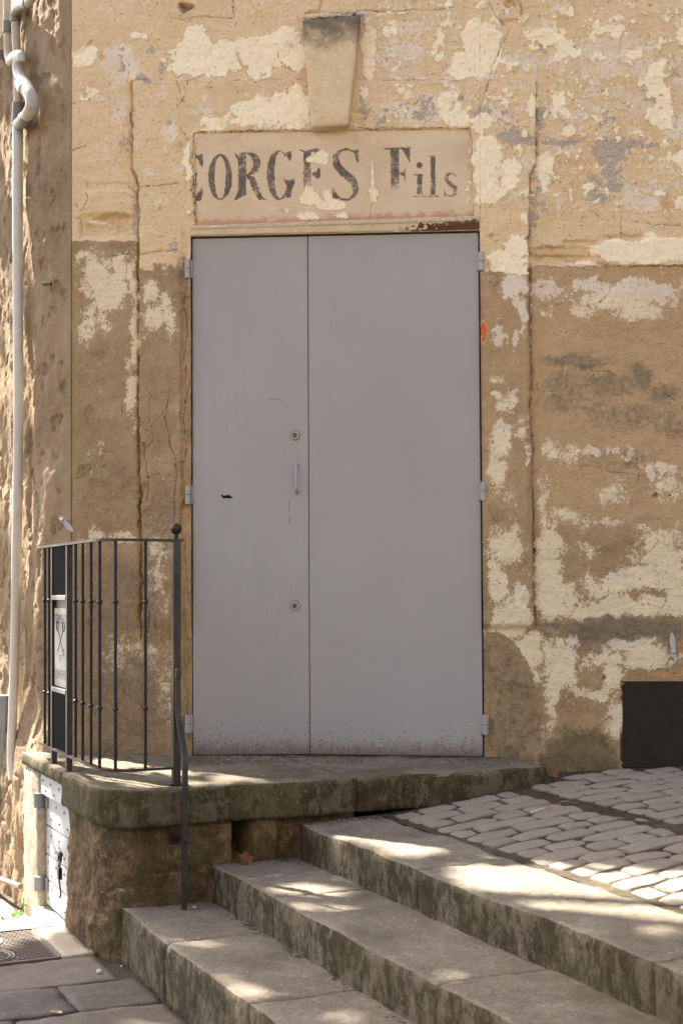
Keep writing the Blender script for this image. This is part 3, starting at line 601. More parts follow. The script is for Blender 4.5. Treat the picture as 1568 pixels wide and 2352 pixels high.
# unpainted patches inside the speckled zones
HOLES = [BX(1360, 1270, 1420, 1340, .9), BX(1290, 1250, 1350, 1300, .5), BX(1350, 1300, 1400, 1350, .7), BX(1320, 1480, 1360, 1530, .5), BX(1330, 1530, 1390, 1590, .9), BX(1280, 1590, 1330, 1640, .8), BX(1300, 1600, 1370, 1700, .8), BX(1465, 1530, 1570, 1565, 1.0), BX(1440, 1330, 1480, 1380, .5), BX(1195, 1285, 1222, 1345, .6), BX(250, 590, 262, 640, .5), BX(1270, 1290, 1320, 1320, .4), BX(1385, 1490, 1410, 1510, .6), BX(1225, 1580, 1245, 1720, .8)]
PATCH = [(1120, 1640, 122, 175, 1.0)]    # rounded cement repair at the door foot

SEAM_L = [(305, 190), (306, 390), (316, 405), (320, 430), (321, 700), (321, 1000), (325, 1250), (326, 1460)]
SEAM_R = [(1229, 188), (1228, 380), (1214, 400), (1213, 560), (1217, 900), (1221, 1200), (1226, 1440)]
GROOVES = [
    ([(x-1, y) for x, y in SEAM_L], 2.4, 0.024), ([(x+1, y) for x, y in SEAM_R], 1.5, 0.010), ([(306, 186), (500, 188), (700, 184)], 1.5, 0.008), ([(822, 184), (1000, 186), (1229, 187)], 1.5, 0.008),   # polyline, half width px, depth m
    ([(318, 960), (322, 1010), (330, 1050), (322, 1090), (326, 1130), (323, 1180), (330, 1220), (325, 1300), (327, 1340), (322, 1420)], 4.0, 0.022),
    ([(322, 1005), (335, 1010), (338, 1060), (345, 1100), (340, 1150)], 2.2, 0.007),
    ([(395, 900), (380, 960), (392, 1010), (402, 1060), (410, 1110), (402, 1160), (405, 1200)], 1.7, 0.007),
    ([(420, 1060), (424, 1100), (430, 1140)], 2.0, 0.008), ([(432, 660), (424, 700), (432, 760), (425, 830), (431, 890), (424, 960), (430, 1020), (424, 1060)], 2.0, 0.007),
    ([(425, 1240), (430, 1330), (422, 1420), (432, 1500), (424, 1560), (432, 1640)], 2.4, 0.011), ([(418, 300), (440, 340), (444, 420), (447, 510)], 1.6, 0.006),
    ([(740, -40), (738, 8), (730, 28), (698, 32)], 3.0, 0.02), ([(535, 0), (533, 38), (390, 44)], 1.8, 0.009), ([(700, 30), (900, 25), (1040, 20)], 1.6, 0.006),
    ([(1195, 10), (1194, 45), (1150, 48)], 3.2, 0.018), ([(1125, 10), (1140, 40), (1165, 62)], 2.2, 0.010), ([(1168, 70), (1145, 120), (1120, 190), (1100, 270)], 2.0, 0.009),
    ([(168, 128), (190, 118), (208, 92)], 2.5, 0.012), ([(168, 345), (200, 338)], 1.5, 0.006), ([(168, 500), (185, 505), (188, 545)], 2.6, 0.014),
    ([(410, 188), (420, 230), (436, 262)], 1.6, 0.006), ([(320, 585), (380, 582), (420, 575)], 2.0, 0.008), ([(320, 432), (370, 428), (410, 424)], 1.6, 0.006),
    ([(1450, 510), (1560, 518)], 1.6, 0.006), ([(1425, 470), (1424, 548)], 1.4, 0.005), ([(1570, 520), (1568, 580)], 1.6, 0.006), ([(1302, 595), (1330, 608), (1362, 606)], 2.4, 0.01), ([(1216, 583), (1300, 590)], 3.0, 0.012), ([(1545, 1510), (1530, 1525), (1535, 1545), (1562, 1548)], 1.8, 0.007),
    ([(1228, 880), (1236, 905), (1228, 960)], 2.4, 0.008), ([(1320, 840), (1350, 850), (1400, 858), (1440, 880)], 1.8, 0.005), ([(1340, 1070), (1400, 1082), (1480, 1095)], 1.8, 0.005), ([(1530, 905), (1560, 930), (1600, 980)], 1.8, 0.005),
    ([(210, 1330), (215, 1400), (206, 1460)], 1.8, 0.007), ([(340, 1370), (345, 1440), (338, 1500)], 1.6, 0.006), ([(250, 590), (300, 580)], 1.2, 0.003)]
PITS = [(428, 14, 16, 10, .035), (1175, 5, 18, 10, .03), (168, 472, 9, 7, .03), (260, 500, 46, 12, .03), (225, 522, 30, 14, .022), (285, 520, 22, 14, .02), (1505, 1138, 6, 6, .02), (1536, 1138, 4, 4, .02), (1265, 568, 6, 6, .012), (1127, 545, 9, 6, .012), (1226, 1263, 4, 4, .015), (158, 1215, 6, 8, .02), (335, 1140, 16, 30, .012), (335, 1040, 14, 24, .010), (340, 1200, 14, 34, .009), (210, 945, 13, 16, .008), (190, 1090, 16, 22, .010), (215, 1115, 14, 14, .008), (392, 1120, 14, 30, .006), (428, 1175, 12, 30, .009), (1430, 905, 16, 10, .005), (1440, 1072, 22, 10, .006), (1385, 1560, 5, 6, .02)]

UNIT = 0.30
def crack_lines():
    r = random.Random(77); out = []
    seeds = [(430, 190, 4), (640, 120, 3), (1090, 120, 5), (1340, 470, 3), (200, 400, 4), (380, 900, 6), (230, 900, 5), (250, 1060, 5), (410, 1040, 6), (395, 1180, 5), (1360, 850, 4), (1460, 1040, 3), (1500, 1520, 4), (240, 1350, 5), (360, 1400, 6), (270, 1560, 5), (1400, 650, 3)]
    for x, y, n in seeds:
        a = r.choice([-1.2, 1.2, 1.57, 1.9, 0.3, -0.3]); pts = [(x, y)]
        for k in range(n*2):
            a += r.uniform(-0.55, 0.55); L = r.uniform(7, 16); x += L*math.cos(a); y += abs(L*math.sin(a))*1.0; pts.append((x, y))
        out.append(pts)
    out.append([(447, 310), (446, 400), (449, 470), (450, 520)]); out.append([(1079, 300), (1084, 400), (1088, 500)]); out.append([(446, 308), (560, 305), (700, 300)]); out.append([(820, 298), (950, 298), (1078, 297)])
    return out
CRACKS = crack_lines()
def wall_fields(px, py):
    un = lambda a: a/UNIT
    wx = fbm2(px/60, py/60, 5, 5, 0.6)*16; wy = fbm2(px/60, py/60, 9, 5, 0.6)*16
    X = px+wx; Y = py+wy
    n40 = fbm2(px/42, py/42, 21, 6, 0.6); n18 = fbm2(px/20, py/20, 33, 5, 0.62); n70 = fbm2(px/80, py/80, 44, 5); n8 = fbm2(px/9, py/9, 39, 3, 0.6)
    m40 = fbm2(px/48, py/40, 121, 6, 0.62); m18 = fbm2(px/22, py/18, 133, 5, 0.62); k18 = fbm2(px/17, py/24, 143, 5, 0.66)
    upper = sstep(560, 500, py+n40*30)
    fl0 = blob(X, Y, FLAKE, 2.6, 0.7)
    base = 0.19*sstep(330, 430, px)+0.13*sstep(820, 900, px)*sstep(520, 430, py)
    fl = np.maximum(fl0*1.06, base)+0.13*un(n40)+0.12*un(n18)+0.06*un(n8)-0.02
    hol = blob(X, Y, HOLES, 2.4, 0.6)
    sp = np.minimum(blob(X, Y, SPECK, 2.3, 1.15)*1.22, 1.0)
    sp = np.maximum(sp*(1-0.7*hol), 0.14)+0.10*un(m40)+0.08*un(k18)-0.04
    wh = np.maximum(blob(X, Y, WHITE, 2.2, 1.1), 0.24*upper+0.13*sstep(820, 900, px)*sstep(520, 400, py))+0.13*un(m40)+0.11*un(k18)+0.04*un(n8)
    gr = blob(X, Y, GREYP, 2.4, 0.9)*1.0+0.13*un(m18)+0.09*un(n8)-0.04
    patch = np.clip((1.05-((np.abs(X*0.3+px*0.7-1120)/118)**2.3+(np.abs(Y*0.3+py*0.7-1720)/262)**2.3)**(1/2.3))/0.06, 0, 1)*(px > 1105)
    low = np.where(px < 700, sstep(548, 560, py+n18*5), np.where(px > 1216, sstep(606, 618, py+n18*5), sstep(596, 640, py+n40*22)))
    low = np.where((px > 322) & (px < 700), sstep(575, 660, py+n40*35), low)
    pl = low+0.4*sstep(1212, 1222, px)*(low > 0.5)*sstep(1290, 1150, py)+0.25*(low > 0.5)*sstep(1105, 1110, px)*sstep(1215, 1205, px)*sstep(1290, 1150, py)
    sp = np.where(patch > 0.5, -0.3, sp); wh = np.where(patch > 0.5, -0.3, wh); fl = np.where((patch > 0.5) | (low > 0.6), np.where(low > 0.6, fl-0.3*(fl < 0.8), -0.3), fl)
    lo2 = low > 0.5
    fl = np.where(lo2, fl0+0.07*un(n18)+0.04*un(n8)-0.03, fl); fl = np.where(patch > 0.5, -0.3, fl)
    dk = blob(X, Y, DARKP, 2.2, 1.0)+n40*0.10
    mo = blob(X, Y, MOSSP, 2.2, 0.9)+n40*0.12; mo = np.where(patch > 0.5, np.maximum(0.46, mo*0.75), mo); dk = np.where(patch > 0.5, 0.46+0.1*n40, dk)
    og = np.maximum(blob(X, Y, ORANGE, 2.2, 1.0)*0.9, blob(px, py, [(1109, 766, 9, 26, 1.5)], 2.2, 0.8))
    # inside of the vent stays bare
    vent = (px > 1432) & (py > 1572)
    fl = np.where(vent, -0.5, fl); sp = np.where(vent, -0.5, sp)
    # ---- relief (metres, towards the viewer)
    sx_l = np.interp(py, [p[1] for p in SEAM_L], [p[0] for p in SEAM_L])
    sx_r = np.interp(py, [p[1] for p in SEAM_R], [p[0] for p in SEAM_R])
    jig = n18*1.6
    ins = sstep(-1.5, 1.5, px-sx_l+jig)*sstep(-1.5, 1.5, sx_r-px+jig)*sstep(-1.5, 1.5, py-187+jig)
    fade = sstep(1470, 1400, py); fade = np.where(px < 700, fade, sstep(1450, 1430, py))
    h = 0.024*ins*fade
    # rounded hollow beside the raised surround
    h -= 0.016*np.exp(-np.clip(sx_l-px, 0, 99)/6.0)*(px < sx_l)*(py > 190)*fade
    h -= 0.010*np.exp(-np.clip(px-sx_r, 0, 99)/5.0)*(px > sx_r)*(py > 190)*fade
    h += 0.010*np.exp(-np.clip(187-py, 0, 99)/9.0)*(py < 187)*(px > 300)*(px < 1230)
    rough = 0.0022+0.0014*upper
    h += rough*n40+0.0018*n18+0.006*n70
    bed = fbm2(px/60, py/13, 71, 4); h += 0.0013*upper*bed; h += 0.0012*n8
    # lower render a little proud of the stone, with a broken top edge
    h += 0.006*low*np.where((px < sx_l) | (px > sx_r), 1.0, 0.3)
    # eroded stone courses
    er = blob(px+n18*6, py+n18*4, [BX(1218, 566, 1362, 606)], 4, 0.25); h -= er*(0.020+0.010*n18+0.012*(py > 584)*sstep(606, 584, py))
    er = blob(px+n18*6, py+n18*4, [BX(1380, 540, 1482, 556), BX(1290, 552, 1370, 566)], 3, 0.4); h -= er*0.010
    er = blob(px+n18*7, py+n18*4, [BX(186, 492, 318, 548)], 4, 0.3); h -= er*(0.010+0.008*n18)
    er = blob(px+n18*7, py+n18*4, [BX(186, 420, 308, 436)], 3, 0.5); h -= er*0.006
    er = blob(px+n18*4, py+n18*3, [BX(1366, 548, 1680, 612)], 5, 0.06); h += er*0.014
    h += 0.009*patch
    er = blob(px+n40*8, py+n18*5, [BX(418, 560, 438, 1745)], 4, 0.3); h -= er*(0.012+0.006*n18)
    er = blob(px+n40*8, py+n18*5, [BX(1108, 1500, 1128, 1740)], 4, 0.3); h -= er*(0.010+0.006*n18)
    for pts, w, d in GROOVES:
        xs = [p[0] for p in pts]; ys = [p[1] for p in pts]
        sel = (px > min(xs)-25) & (px < max(xs)+25) & (py > min(ys)-25) & (py < max(ys)+25)
        if not sel.any(): continue
        dd = seg_dist(px[sel]+wx[sel]*0.45+n18[sel]*2.5, py[sel]+wy[sel]*0.45, pts)
        h[sel] -= d*np.clip(1.35-dd/w, 0, 1)*(0.75+0.5*n40[sel])
    for cx, cy, rx, ry, d in PITS:
        r = np.hypot((px+wx*0.5-cx)/rx, (py+wy*0.5+n18*2-cy)/ry); h -= d*sstep(1.15, 0.55, r)
    cd = np.full(px.shape, 9.0)
    for pts in CRACKS+[g[0] for g in GROOVES if g[1] < 2.3]:
        xs = [p[0] for p in pts]; ys = [p[1] for p in pts]
        sel = (px > min(xs)-14) & (px < max(xs)+14) & (py > min(ys)-14) & (py < max(ys)+14)
        if sel.any(): cd[sel] = np.minimum(cd[sel], seg_dist(px[sel]+wx[sel]*0.35+n18[sel]*3, py[sel]+wy[sel]*0.35+n8[sel]*2, pts))
    # sign panel seat and vent recess
    seat = sstep(0, 2, px-447)*sstep(0, 2, 1079+(py-297)*0.05-px)*sstep(0, 2, py-(306-(px-447)*0.014))*sstep(0, 2, 520-(px-447)*0.025-py)
    h -= seat*0.022
    h -= 0.10*sstep(-2, 2, px-1431)*sstep(-2, 2, py-1572)
    # paint film thickness
    h += 0.0022*sstep(0.46, 0.53, fl)*(1-seat)
    # pin to the corner at the left
    h = np.where(px < 185, h*sstep(165, 185, px), h)
    A = np.stack([fl, sp, wh, gr], -1); B = np.stack([pl, dk, mo, og], -1)
    C = np.stack([np.clip(cd/9.0, 0, 1)]*4, -1)
    return h, A, B, C

def wall_patch(name, xl, xr, yt, yb, parent, step=2.5, skirts=()):
    """xl,xr: functions of py; yt,yb: functions of px"""
    nc = int(max(abs(xr(500)-xl(500)), 10)/step)+2; nr = int((yb(xl(500))-yt(xl(500)))/step)+2
    a = np.linspace(0, 1, nc)[None, :]; b = np.linspace(0, 1, nr)[:, None]
    py = yt(0)+(yb(0)-yt(0))*b+0*a
    px = xl(py)+(xr(py)-xl(py))*a
    py = yt(px)+(yb(px)-yt(px))*b
    h, A, B, C = wall_fields(px, py)
    P = wall_xyz(px, py); P = P+h[..., None]*np.array(WN)[None, None, :]
    V = P.reshape(-1, 3); F = grid_faces(nr, nc, True)
    A = A.reshape(-1, 4); B = B.reshape(-1, 4); C = C.reshape(-1, 4)
    VS = [V]; FS = [F]; AS = [A]; BS = [B]; CS = [C]; base = len(V)
    idx = np.arange(nr*nc).reshape(nr, nc)
    back = -np.array(WN)*0.12
    for sk in skirts:
        e = {'r': idx[:, -1], 'l': idx[::-1, 0], 'b': idx[-1, ::-1]}[sk]
        VS.append(V[e]+back); AS.append(A[e]*np.array([0, 0.3, 0.3, 0])); BS.append(B[e]); CS.append(C[e]*0+1)
        k = len(e); j = base+np.arange(k)
        FS.append(np.stack([e[:-1], j[:-1], j[1:], e[1:]], -1)); base += k
    me = mesh_fast(name, np.concatenate(VS), np.concatenate(FS), True)
    set_col(me, 'paintA', np.concatenate(AS)); set_col(me, 'paintB', np.concatenate(BS)); set_col(me, 'paintC', np.concatenate(CS))
    return link(name, me, M_WALL, parent)

facade = empty('old_facade', WP(784, 1737), 'ochre stone and plaster facade with peeling cream paint around the grey door', 'facade')
door_l = lambda y: 440+2.0*(np.clip(y, 545, 1800)-545)/1190
door_r = lambda y: 1100.5+11*(np.clip(y, 532, 1800)-532)/1208
head = lambda x: 546-14*(x-440)/660.0
const = lambda v: (lambda x: v+0*np.asarray(x, float))
wall_patch('wall_face', const(165), door_l, const(-90), const(1800), facade, 2.5, ('r',))
wall_patch('wall_face', door_l, door_r, const(-90), head, facade, 2.5, ('b',))
wall_patch('wall_face', door_r, const(1790), const(-90), const(1800), facade, 2.6, ('l',))

# keystone above the sign
def keystone():
    U, F = lattice_box((26, 8, 50))
    u, v, w = U[:, 0], U[:, 1], U[:, 2]
    top_l, top_r, bot_l, bot_r = (698, 60), (828, 48), (719, 306), (802, 300)
    lx = bot_l[0]+(top_l[0]-bot_l[0])*w; ly = bot_l[1]+(top_l[1]-bot_l[1])*w
    rx = bot_r[0]+(top_r[0]-bot_r[0])*w; ry = bot_r[1]+(top_r[1]-bot_r[1])*w
    px = lx+(rx-lx)*u; py = ly+(ry-ly)*u
    off = -0.03+0.115*(1-v)
    n = fbm2(px/14, py/14, 91, 4)
    edge = np.minimum(np.minimum(u, 1-u)*120, np.minimum(w, 1-w)*250)
    front = v < 0.3
    off = off+np.where(front, 0.0022*n-0.006*np.exp(-edge/4.0), 0)
    # worn, sloping top
    off = off-np.where((w > 0.93), (w-0.93)*0.28*(1-v), 0)
    me = mesh_fast('keystone', wall_xyz(px+np.where(v > 0, n*0.6, 0), py+n*0.5, 0)+off[:, None]*np.array(WN), F, True)
    k = link('keystone', me, M_KEY, facade); return k
keystone()
# crumbling ledge of mortar over the keystone
def rubble(name, pts, r, mat, parent, seed, squash=(1, 1, 1)):
    bm = bmesh.new(); rr = random.Random(seed)
    for p in pts:
        q = rr.uniform(0.6, 1.2)*r
        g = bmesh.ops.create_icosphere(bm, subdivisions=1, radius=q)
        for v in g['verts']:
            v.co = Vector((v.co.x*squash[0]*rr.uniform(0.8, 1.2), v.co.y*squash[1]*rr.uniform(0.8, 1.2), v.co.z*squash[2]*rr.uniform(0.8, 1.2)))+Vector(p)
    return bm_obj(name, bm, mat, parent)
rubble('mortar_ledge', [WP(700+i*4.3+random.uniform(-2, 2), 52-i*0.42+random.uniform(-8, 0), random.uniform(0.005, 0.035)) for i in range(31)], 0.014, M_CRUMB, facade, 3, (1.3, 1, 0.8))

# ------------------------------------------------------------------ painted sign panel over the door
def box_sdf(x, y, x0, y0, x1, y1):
    dx = np.maximum(x0-x, x-x1); dy = np.maximum(y0-y, y-y1)
    return np.minimum(np.maximum(dx, dy), 0)+np.hypot(np.maximum(dx, 0), np.maximum(dy, 0))
def stroke(x, y, pts):
    d = np.full(x.shape, 1e9)
    for (x0, y0, w0), (x1, y1, w1) in zip(pts[:-1], pts[1:]):
        dx, dy = x1-x0, y1-y0; L2 = dx*dx+dy*dy+1e-9
        t = np.clip(((x-x0)*dx+(y-y0)*dy)/L2, 0, 1)
        d = np.minimum(d, np.hypot(x-x0-t*dx, y-y0-t*dy)-(w0+(w1-w0)*t))
    return d
def arc(cx, cy, rx, ry, a0, a1, wf, n=18):
    out = []
    for i in range(n+1):
        a = math.radians(a0+(a1-a0)*i/n); out.append((cx+rx*math.cos(a), cy-ry*math.sin(a), wf(a)))
    return out
def wedge(x, y, pts):      # filled convex-ish polygon
    ins = np.zeros(x.shape, bool); d = np.full(x.shape, 1e9); n = len(pts)
    for i in range(n):
        (x0, y0), (x1, y1) = pts[i], pts[(i+1) % n]
        c = ((y0 > y) != (y1 > y)) & (x < (x1-x0)*(y-y0)/(y1-y0+1e-12)+x0); ins ^= c
        dx, dy = x1-x0, y1-y0; t = np.clip(((x-x0)*dx+(y-y0)*dy)/(dx*dx+dy*dy+1e-9), 0, 1)
        d = np.minimum(d, np.hypot(x-x0-t*dx, y-y0-t*dy))
    return np.where(ins, -d, d)
def lettering(x, y):
    g = []; fat = lambda hi, lo: (lambda a: lo+(hi-lo)*abs(math.cos(a))**1.5)
    # cut-off E at the panel edge: the ends of its arms
    g.append(wedge(x, y, [(450, 356), (460, 358), (466, 352), (470, 368), (467, 388), (460, 380), (455, 368), (449, 366)]))
    g.append(wedge(x, y, [(448, 398), (456, 396), (452, 410), (456, 432), (448, 428)]))
    g.append(wedge(x, y, [(449, 455), (458, 440), (466, 424), (468, 440), (465, 463), (456, 464), (449, 463)]))
    g.append(stroke(x, y, arc(507, 409, 20, 51, 0, 360, fat(8.0, 2.4), 40)))                       # O
    # R
    g.append(box_sdf(x, y, 548, 356, 567, 452)); g.append(wedge(x, y, [(538, 349), (550, 362), (567, 356), (567, 380), (548, 380)]))
    g.append(wedge(x, y, [(548, 440), (567, 440), (556, 456), (540, 465), (538, 458)]))
    g.append(stroke(x, y, arc(567, 378, 24, 24, 100, -90, lambda a: 2.2+7.0*max(0, math.cos(a))**1.2, 20)))
    g.append(stroke(x, y, [(566, 404, 3), (580, 414, 7.5), (590, 440, 8), (598, 456, 6), (611, 461, 2.2)]))
    g.append(stroke(x, y, [(552, 356, 2.5), (567, 353, 2.5)]))
    # G
    g.append(stroke(x, y, arc(643, 404, 21, 55, 52, 315, lambda a: 2.6+7.0*max(0, -math.cos(a))**1.2, 34)))
    g.append(wedge(x, y, [(655, 352), (664, 350), (670, 346), (671, 362), (667, 378), (662, 368)]))
    g.append(wedge(x, y, [(650, 410), (660, 415), (672, 414), (678, 410), (678, 424), (672, 436), (668, 456), (656, 456), (659, 430)]))
    # E
    g.append(box_sdf(x, y, 697, 350, 715, 456)); g.append(stroke(x, y, [(690, 346, 2), (700, 351, 3), (715, 348, 3), (726, 346, 4), (733, 346, 3)]))
    g.append(wedge(x, y, [(716, 398), (726, 396), (735, 384), (737, 406), (731, 416), (722, 408), (716, 406)])); g.append(stroke(x, y, [(692, 461, 2.5), (705, 458, 4), (722, 460, 2.5), (733, 450, 4), (737, 436, 2)]))
    g.append(wedge(x, y, [(722, 350), (733, 345), (734, 362), (728, 370)]))
    # S
    g.append(stroke(x, y, [(820, 356, 4), (812, 350, 3), (798, 345, 3), (782, 348, 4), (771, 362, 7.5), (774, 382, 9), (790, 400, 10), (810, 416, 10), (818, 434, 7.5), (814, 450, 5), (800, 461, 3), (784, 459, 3), (772, 452, 3.5)]))
    g.append(wedge(x, y, [(812, 350), (823, 343), (825, 372), (820, 379)])); g.append(wedge(x, y, [(763, 430), (771, 440), (781, 458), (764, 462)]))
    # F
    g.append(box_sdf(x, y, 896, 344, 917, 452)); g.append(stroke(x, y, [(884, 344, 2.6), (942, 342, 2.6)])); g.append(wedge(x, y, [(918, 342), (943, 340), (942, 378), (934, 366), (926, 350)]))
    g.append(stroke(x, y, [(882, 455, 2.2), (930, 454, 2.2)])); g.append(wedge(x, y, [(917, 398), (927, 396), (932, 384), (932, 428), (926, 408), (917, 404)]))
    # i l s
    g.append(np.hypot(x-963, y-382)-7.5); g.append(box_sdf(x, y, 957, 402, 970, 450)); g.append(stroke(x, y, [(951, 403, 2), (966, 403, 2)])); g.append(stroke(x, y, [(950, 453, 2), (979, 453, 2)]))
    g.append(box_sdf(x, y, 988, 362, 1000, 450)); g.append(stroke(x, y, [(983, 361, 2), (998, 361, 2)])); g.append(stroke(x, y, [(982, 453, 2), (1006, 453, 2)]))
    g.append(stroke(x, y, [(1046, 408, 2.5), (1038, 400, 2.2), (1027, 402, 4), (1024, 414, 5), (1034, 425, 6), (1045, 434, 6), (1046, 446, 4.5), (1036, 453, 2.4), (1024, 450, 2.4)]))
    g.append(wedge(x, y, [(1043, 400), (1049, 398), (1049, 416)])); g.append(wedge(x, y, [(1019, 436), (1027, 452), (1019, 455)]))
    return np.minimum.reduce(g)
def sign_panel():
    nc, nr = 470, 160
    a = np.linspace(0, 1, nc)[None, :]; b = np.linspace(0, 1, nr)[:, None]
    xl = 446+6*b; xr = 1080+11*b; px = xl+(xr-xl)*a
    yt = 307-10*a; yb = 521-20*a; py = yt+(yb-yt)*b
    n18 = fbm2(px/18, py/18, 133, 5, 0.6); n40 = fbm2(px/45, py/45, 137, 5)
    ink = np.clip(0.60-lettering(px+n18*0.7, py+n18*0.6)/5.0, 0, 1)
    fade = 1-0.55*sstep(395, 455, py)*(px > 878)*(px < 940)-0.25*sstep(1000, 1060, px)-0.35*sstep(400, 450, py)*(px > 690)*(px < 745)-0.15*(n40 > 0.1)
    ink = ink*np.clip(fade, 0.3, 1)
    fl = blob(px+n18*7, py+n18*7, [BX(716, 346, 758, 380), BX(704, 362, 722, 378), BX(684, 440, 736, 474), BX(724, 460, 796, 486), BX(694, 425, 724, 450, .7), BX(742, 445, 766, 470), BX(680, 490, 735, 508, .8), BX(850, 365, 860, 480, .7), BX(770, 490, 800, 505, .8), BX(445, 305, 455, 330, .7), BX(855, 430, 868, 470, .8), BX(1070, 305, 1086, 500, .5), BX(640, 470, 690, 500, .5)], 2.2, 0.7)+n18*0.25-0.02
    fl -= 0.6*ink*(fl < 0.6)
    wh = 0.55*sstep(350, 312, py+n40*26)+0.25*n40+0.42*blob(px, py, [BX(560, 310, 640, 350), BX(860, 310, 1060, 345), BX(470, 420, 520, 450)], 2, 1.0)+n18*0.2
    og = sstep(488, 520, py+(px-450)*0.03+n18*8)*0.9+0.25*n40
    h = -0.004+0.0012*n18+0.002*n40+0.002*sstep(0.4, 0.6, fl)
    # broken plaster rim
    e = np.minimum(np.minimum(px-xl, xr-px), np.minimum(py-yt, yb-py)); h = h-0.007*np.exp(-e/3.0)
    cr = seg_dist(px+n18*2, py, [(852, 400), (856, 450), (850, 505)]); h -= 0.005*np.clip(1.3-cr/1.6, 0, 1)
    me = mesh_fast('sign_panel', (wall_xyz(px, py)+(h+0.018)[..., None]*np.array(WN)).reshape(-1, 3), grid_faces(nr, nc, True), True)
    set_col(me, 'paintA', np.stack([fl, ink, wh, og], -1).reshape(-1, 4))
    o = link('sign_panel', me, M_SIGN, facade); o['label'] = 'faded black lettering ORGES Fils painted on pinkish plaster over the door'
sign_panel()

def lintel():
    nc = 280; prof = [(-0.02, 0.0), (0.030, 0.0), (0.034, 0.08), (0.034, 0.35), (0.030, 0.42), (0.030, 0.95), (0.026, 1.0), (-0.05, 1.0)]
    a = np.linspace(0, 1, nc)
    V = []; A = []
    ss = np.linspace(0, 1, 26)
    offs = np.interp(ss, [0, .1, .2, .35, .5, .85, .93, 1], [-0.02, 0.030, 0.036, 0.036, 0.031, 0.031, 0.027, -0.06])
    tt = np.interp(ss, [0, .1, .2, .35, .5, .85, .93, 1], [0, 0, 0.06, 0.35, 0.42, 0.94, 1.0, 1.0])
    px = 440.5+659*a[None, :]+0*ss[:, None]; yt = 522-23*a[None, :]; yb = head(px)-1.5
    py = yt+(yb-yt)*tt[:, None]
    n = fbm2(px/12, py/7, 211, 5, 0.6)
    off = offs[:, None]+0.0022*n
    peel = 0.9*sstep(880, 1000, px+n*80)*sstep(0.25, 0.7, tt[:, None]+n*0.22)+0.75*sstep(1000, 1090, px)*sstep(0.2, 0.6, tt[:, None]+n*0.3)
    crk = sstep(0.5, 0.2, tt[:, None])+0.6*sstep(1000, 1090, px)
    me = mesh_fast('lintel', (wall_xyz(px, py)+off[..., None]*np.array(WN)).reshape(-1, 3), grid_faces(len(ss), nc, True), True)
    set_col(me, 'paintA', np.stack([peel*0.9+n*0.1, crk+0*px, 0*px, 0*px+1], -1).reshape(-1, 4))
    link('lintel', me, M_LINTEL, facade)
lintel()

# building body behind the skin (keeps the sun out, carries the roof above the picture)
def prism(name, foot, z0, z1, mat, parent):
    n = len(foot); V = [(x, y, z0) for x, y in foot]+[(x, y, z1) for x, y in foot]
    F = [tuple(range(n))[::-1], tuple(range(n, 2*n))]+[(i, (i+1) % n, (i+1) % n+n, i+n) for i in range(n)]
    return poly(name, V, F, mat, parent)
C0 = WP(165, 1000); C0 = Vector((C0.x, C0.y, 0))
BETA = math.radians(60); LW = Vector((-math.cos(BETA), math.sin(BETA), 0)); LN = Vector((-math.sin(BETA), -math.cos(BETA), 0))
# the rough wall leaves the corner at a flat angle and bends away from the viewer
CC = np.linspace(0, 6.0, 2401); CB = np.radians(36+27*sstep(0.05, 0.36, CC))
CPX = C0.x+np.concatenate([[0], np.cumsum(-np.cos(CB[:-1])*(CC[1]-CC[0]))]); CPY = C0.y+np.concatenate([[0], np.cumsum(np.sin(CB[:-1])*(CC[1]-CC[0]))])
CNX, CNY = -np.sin(CB), -np.cos(CB)
bk = -WN*0.15
pA = C0+bk-LN*0.10; pB = C0+WU*7.5+bk
prism('building_body', [(pA.x, pA.y), (pB.x, pB.y), (pB.x, pB.y+6), (CPX[-1]+0.5, CPY[-1]+1), (CPX[160]+0.12, CPY[160]+0.1)], -1.0, 3.60, M_MASS, facade)
pA2 = C0-LN*0.02; pB2 = C0+WU*7.5
pf = C0+LW*7-LN*0.02
prism('upper_storey', [(pA2.x, pA2.y), (pB2.x, pB2.y), (pB2.x, pB2.y+6), (CPX[-1], CPY[-1]+1), (CPX[-1], CPY[-1]), (CPX[160], CPY[160])], 3.62, 12.5, M_MASS, facade)
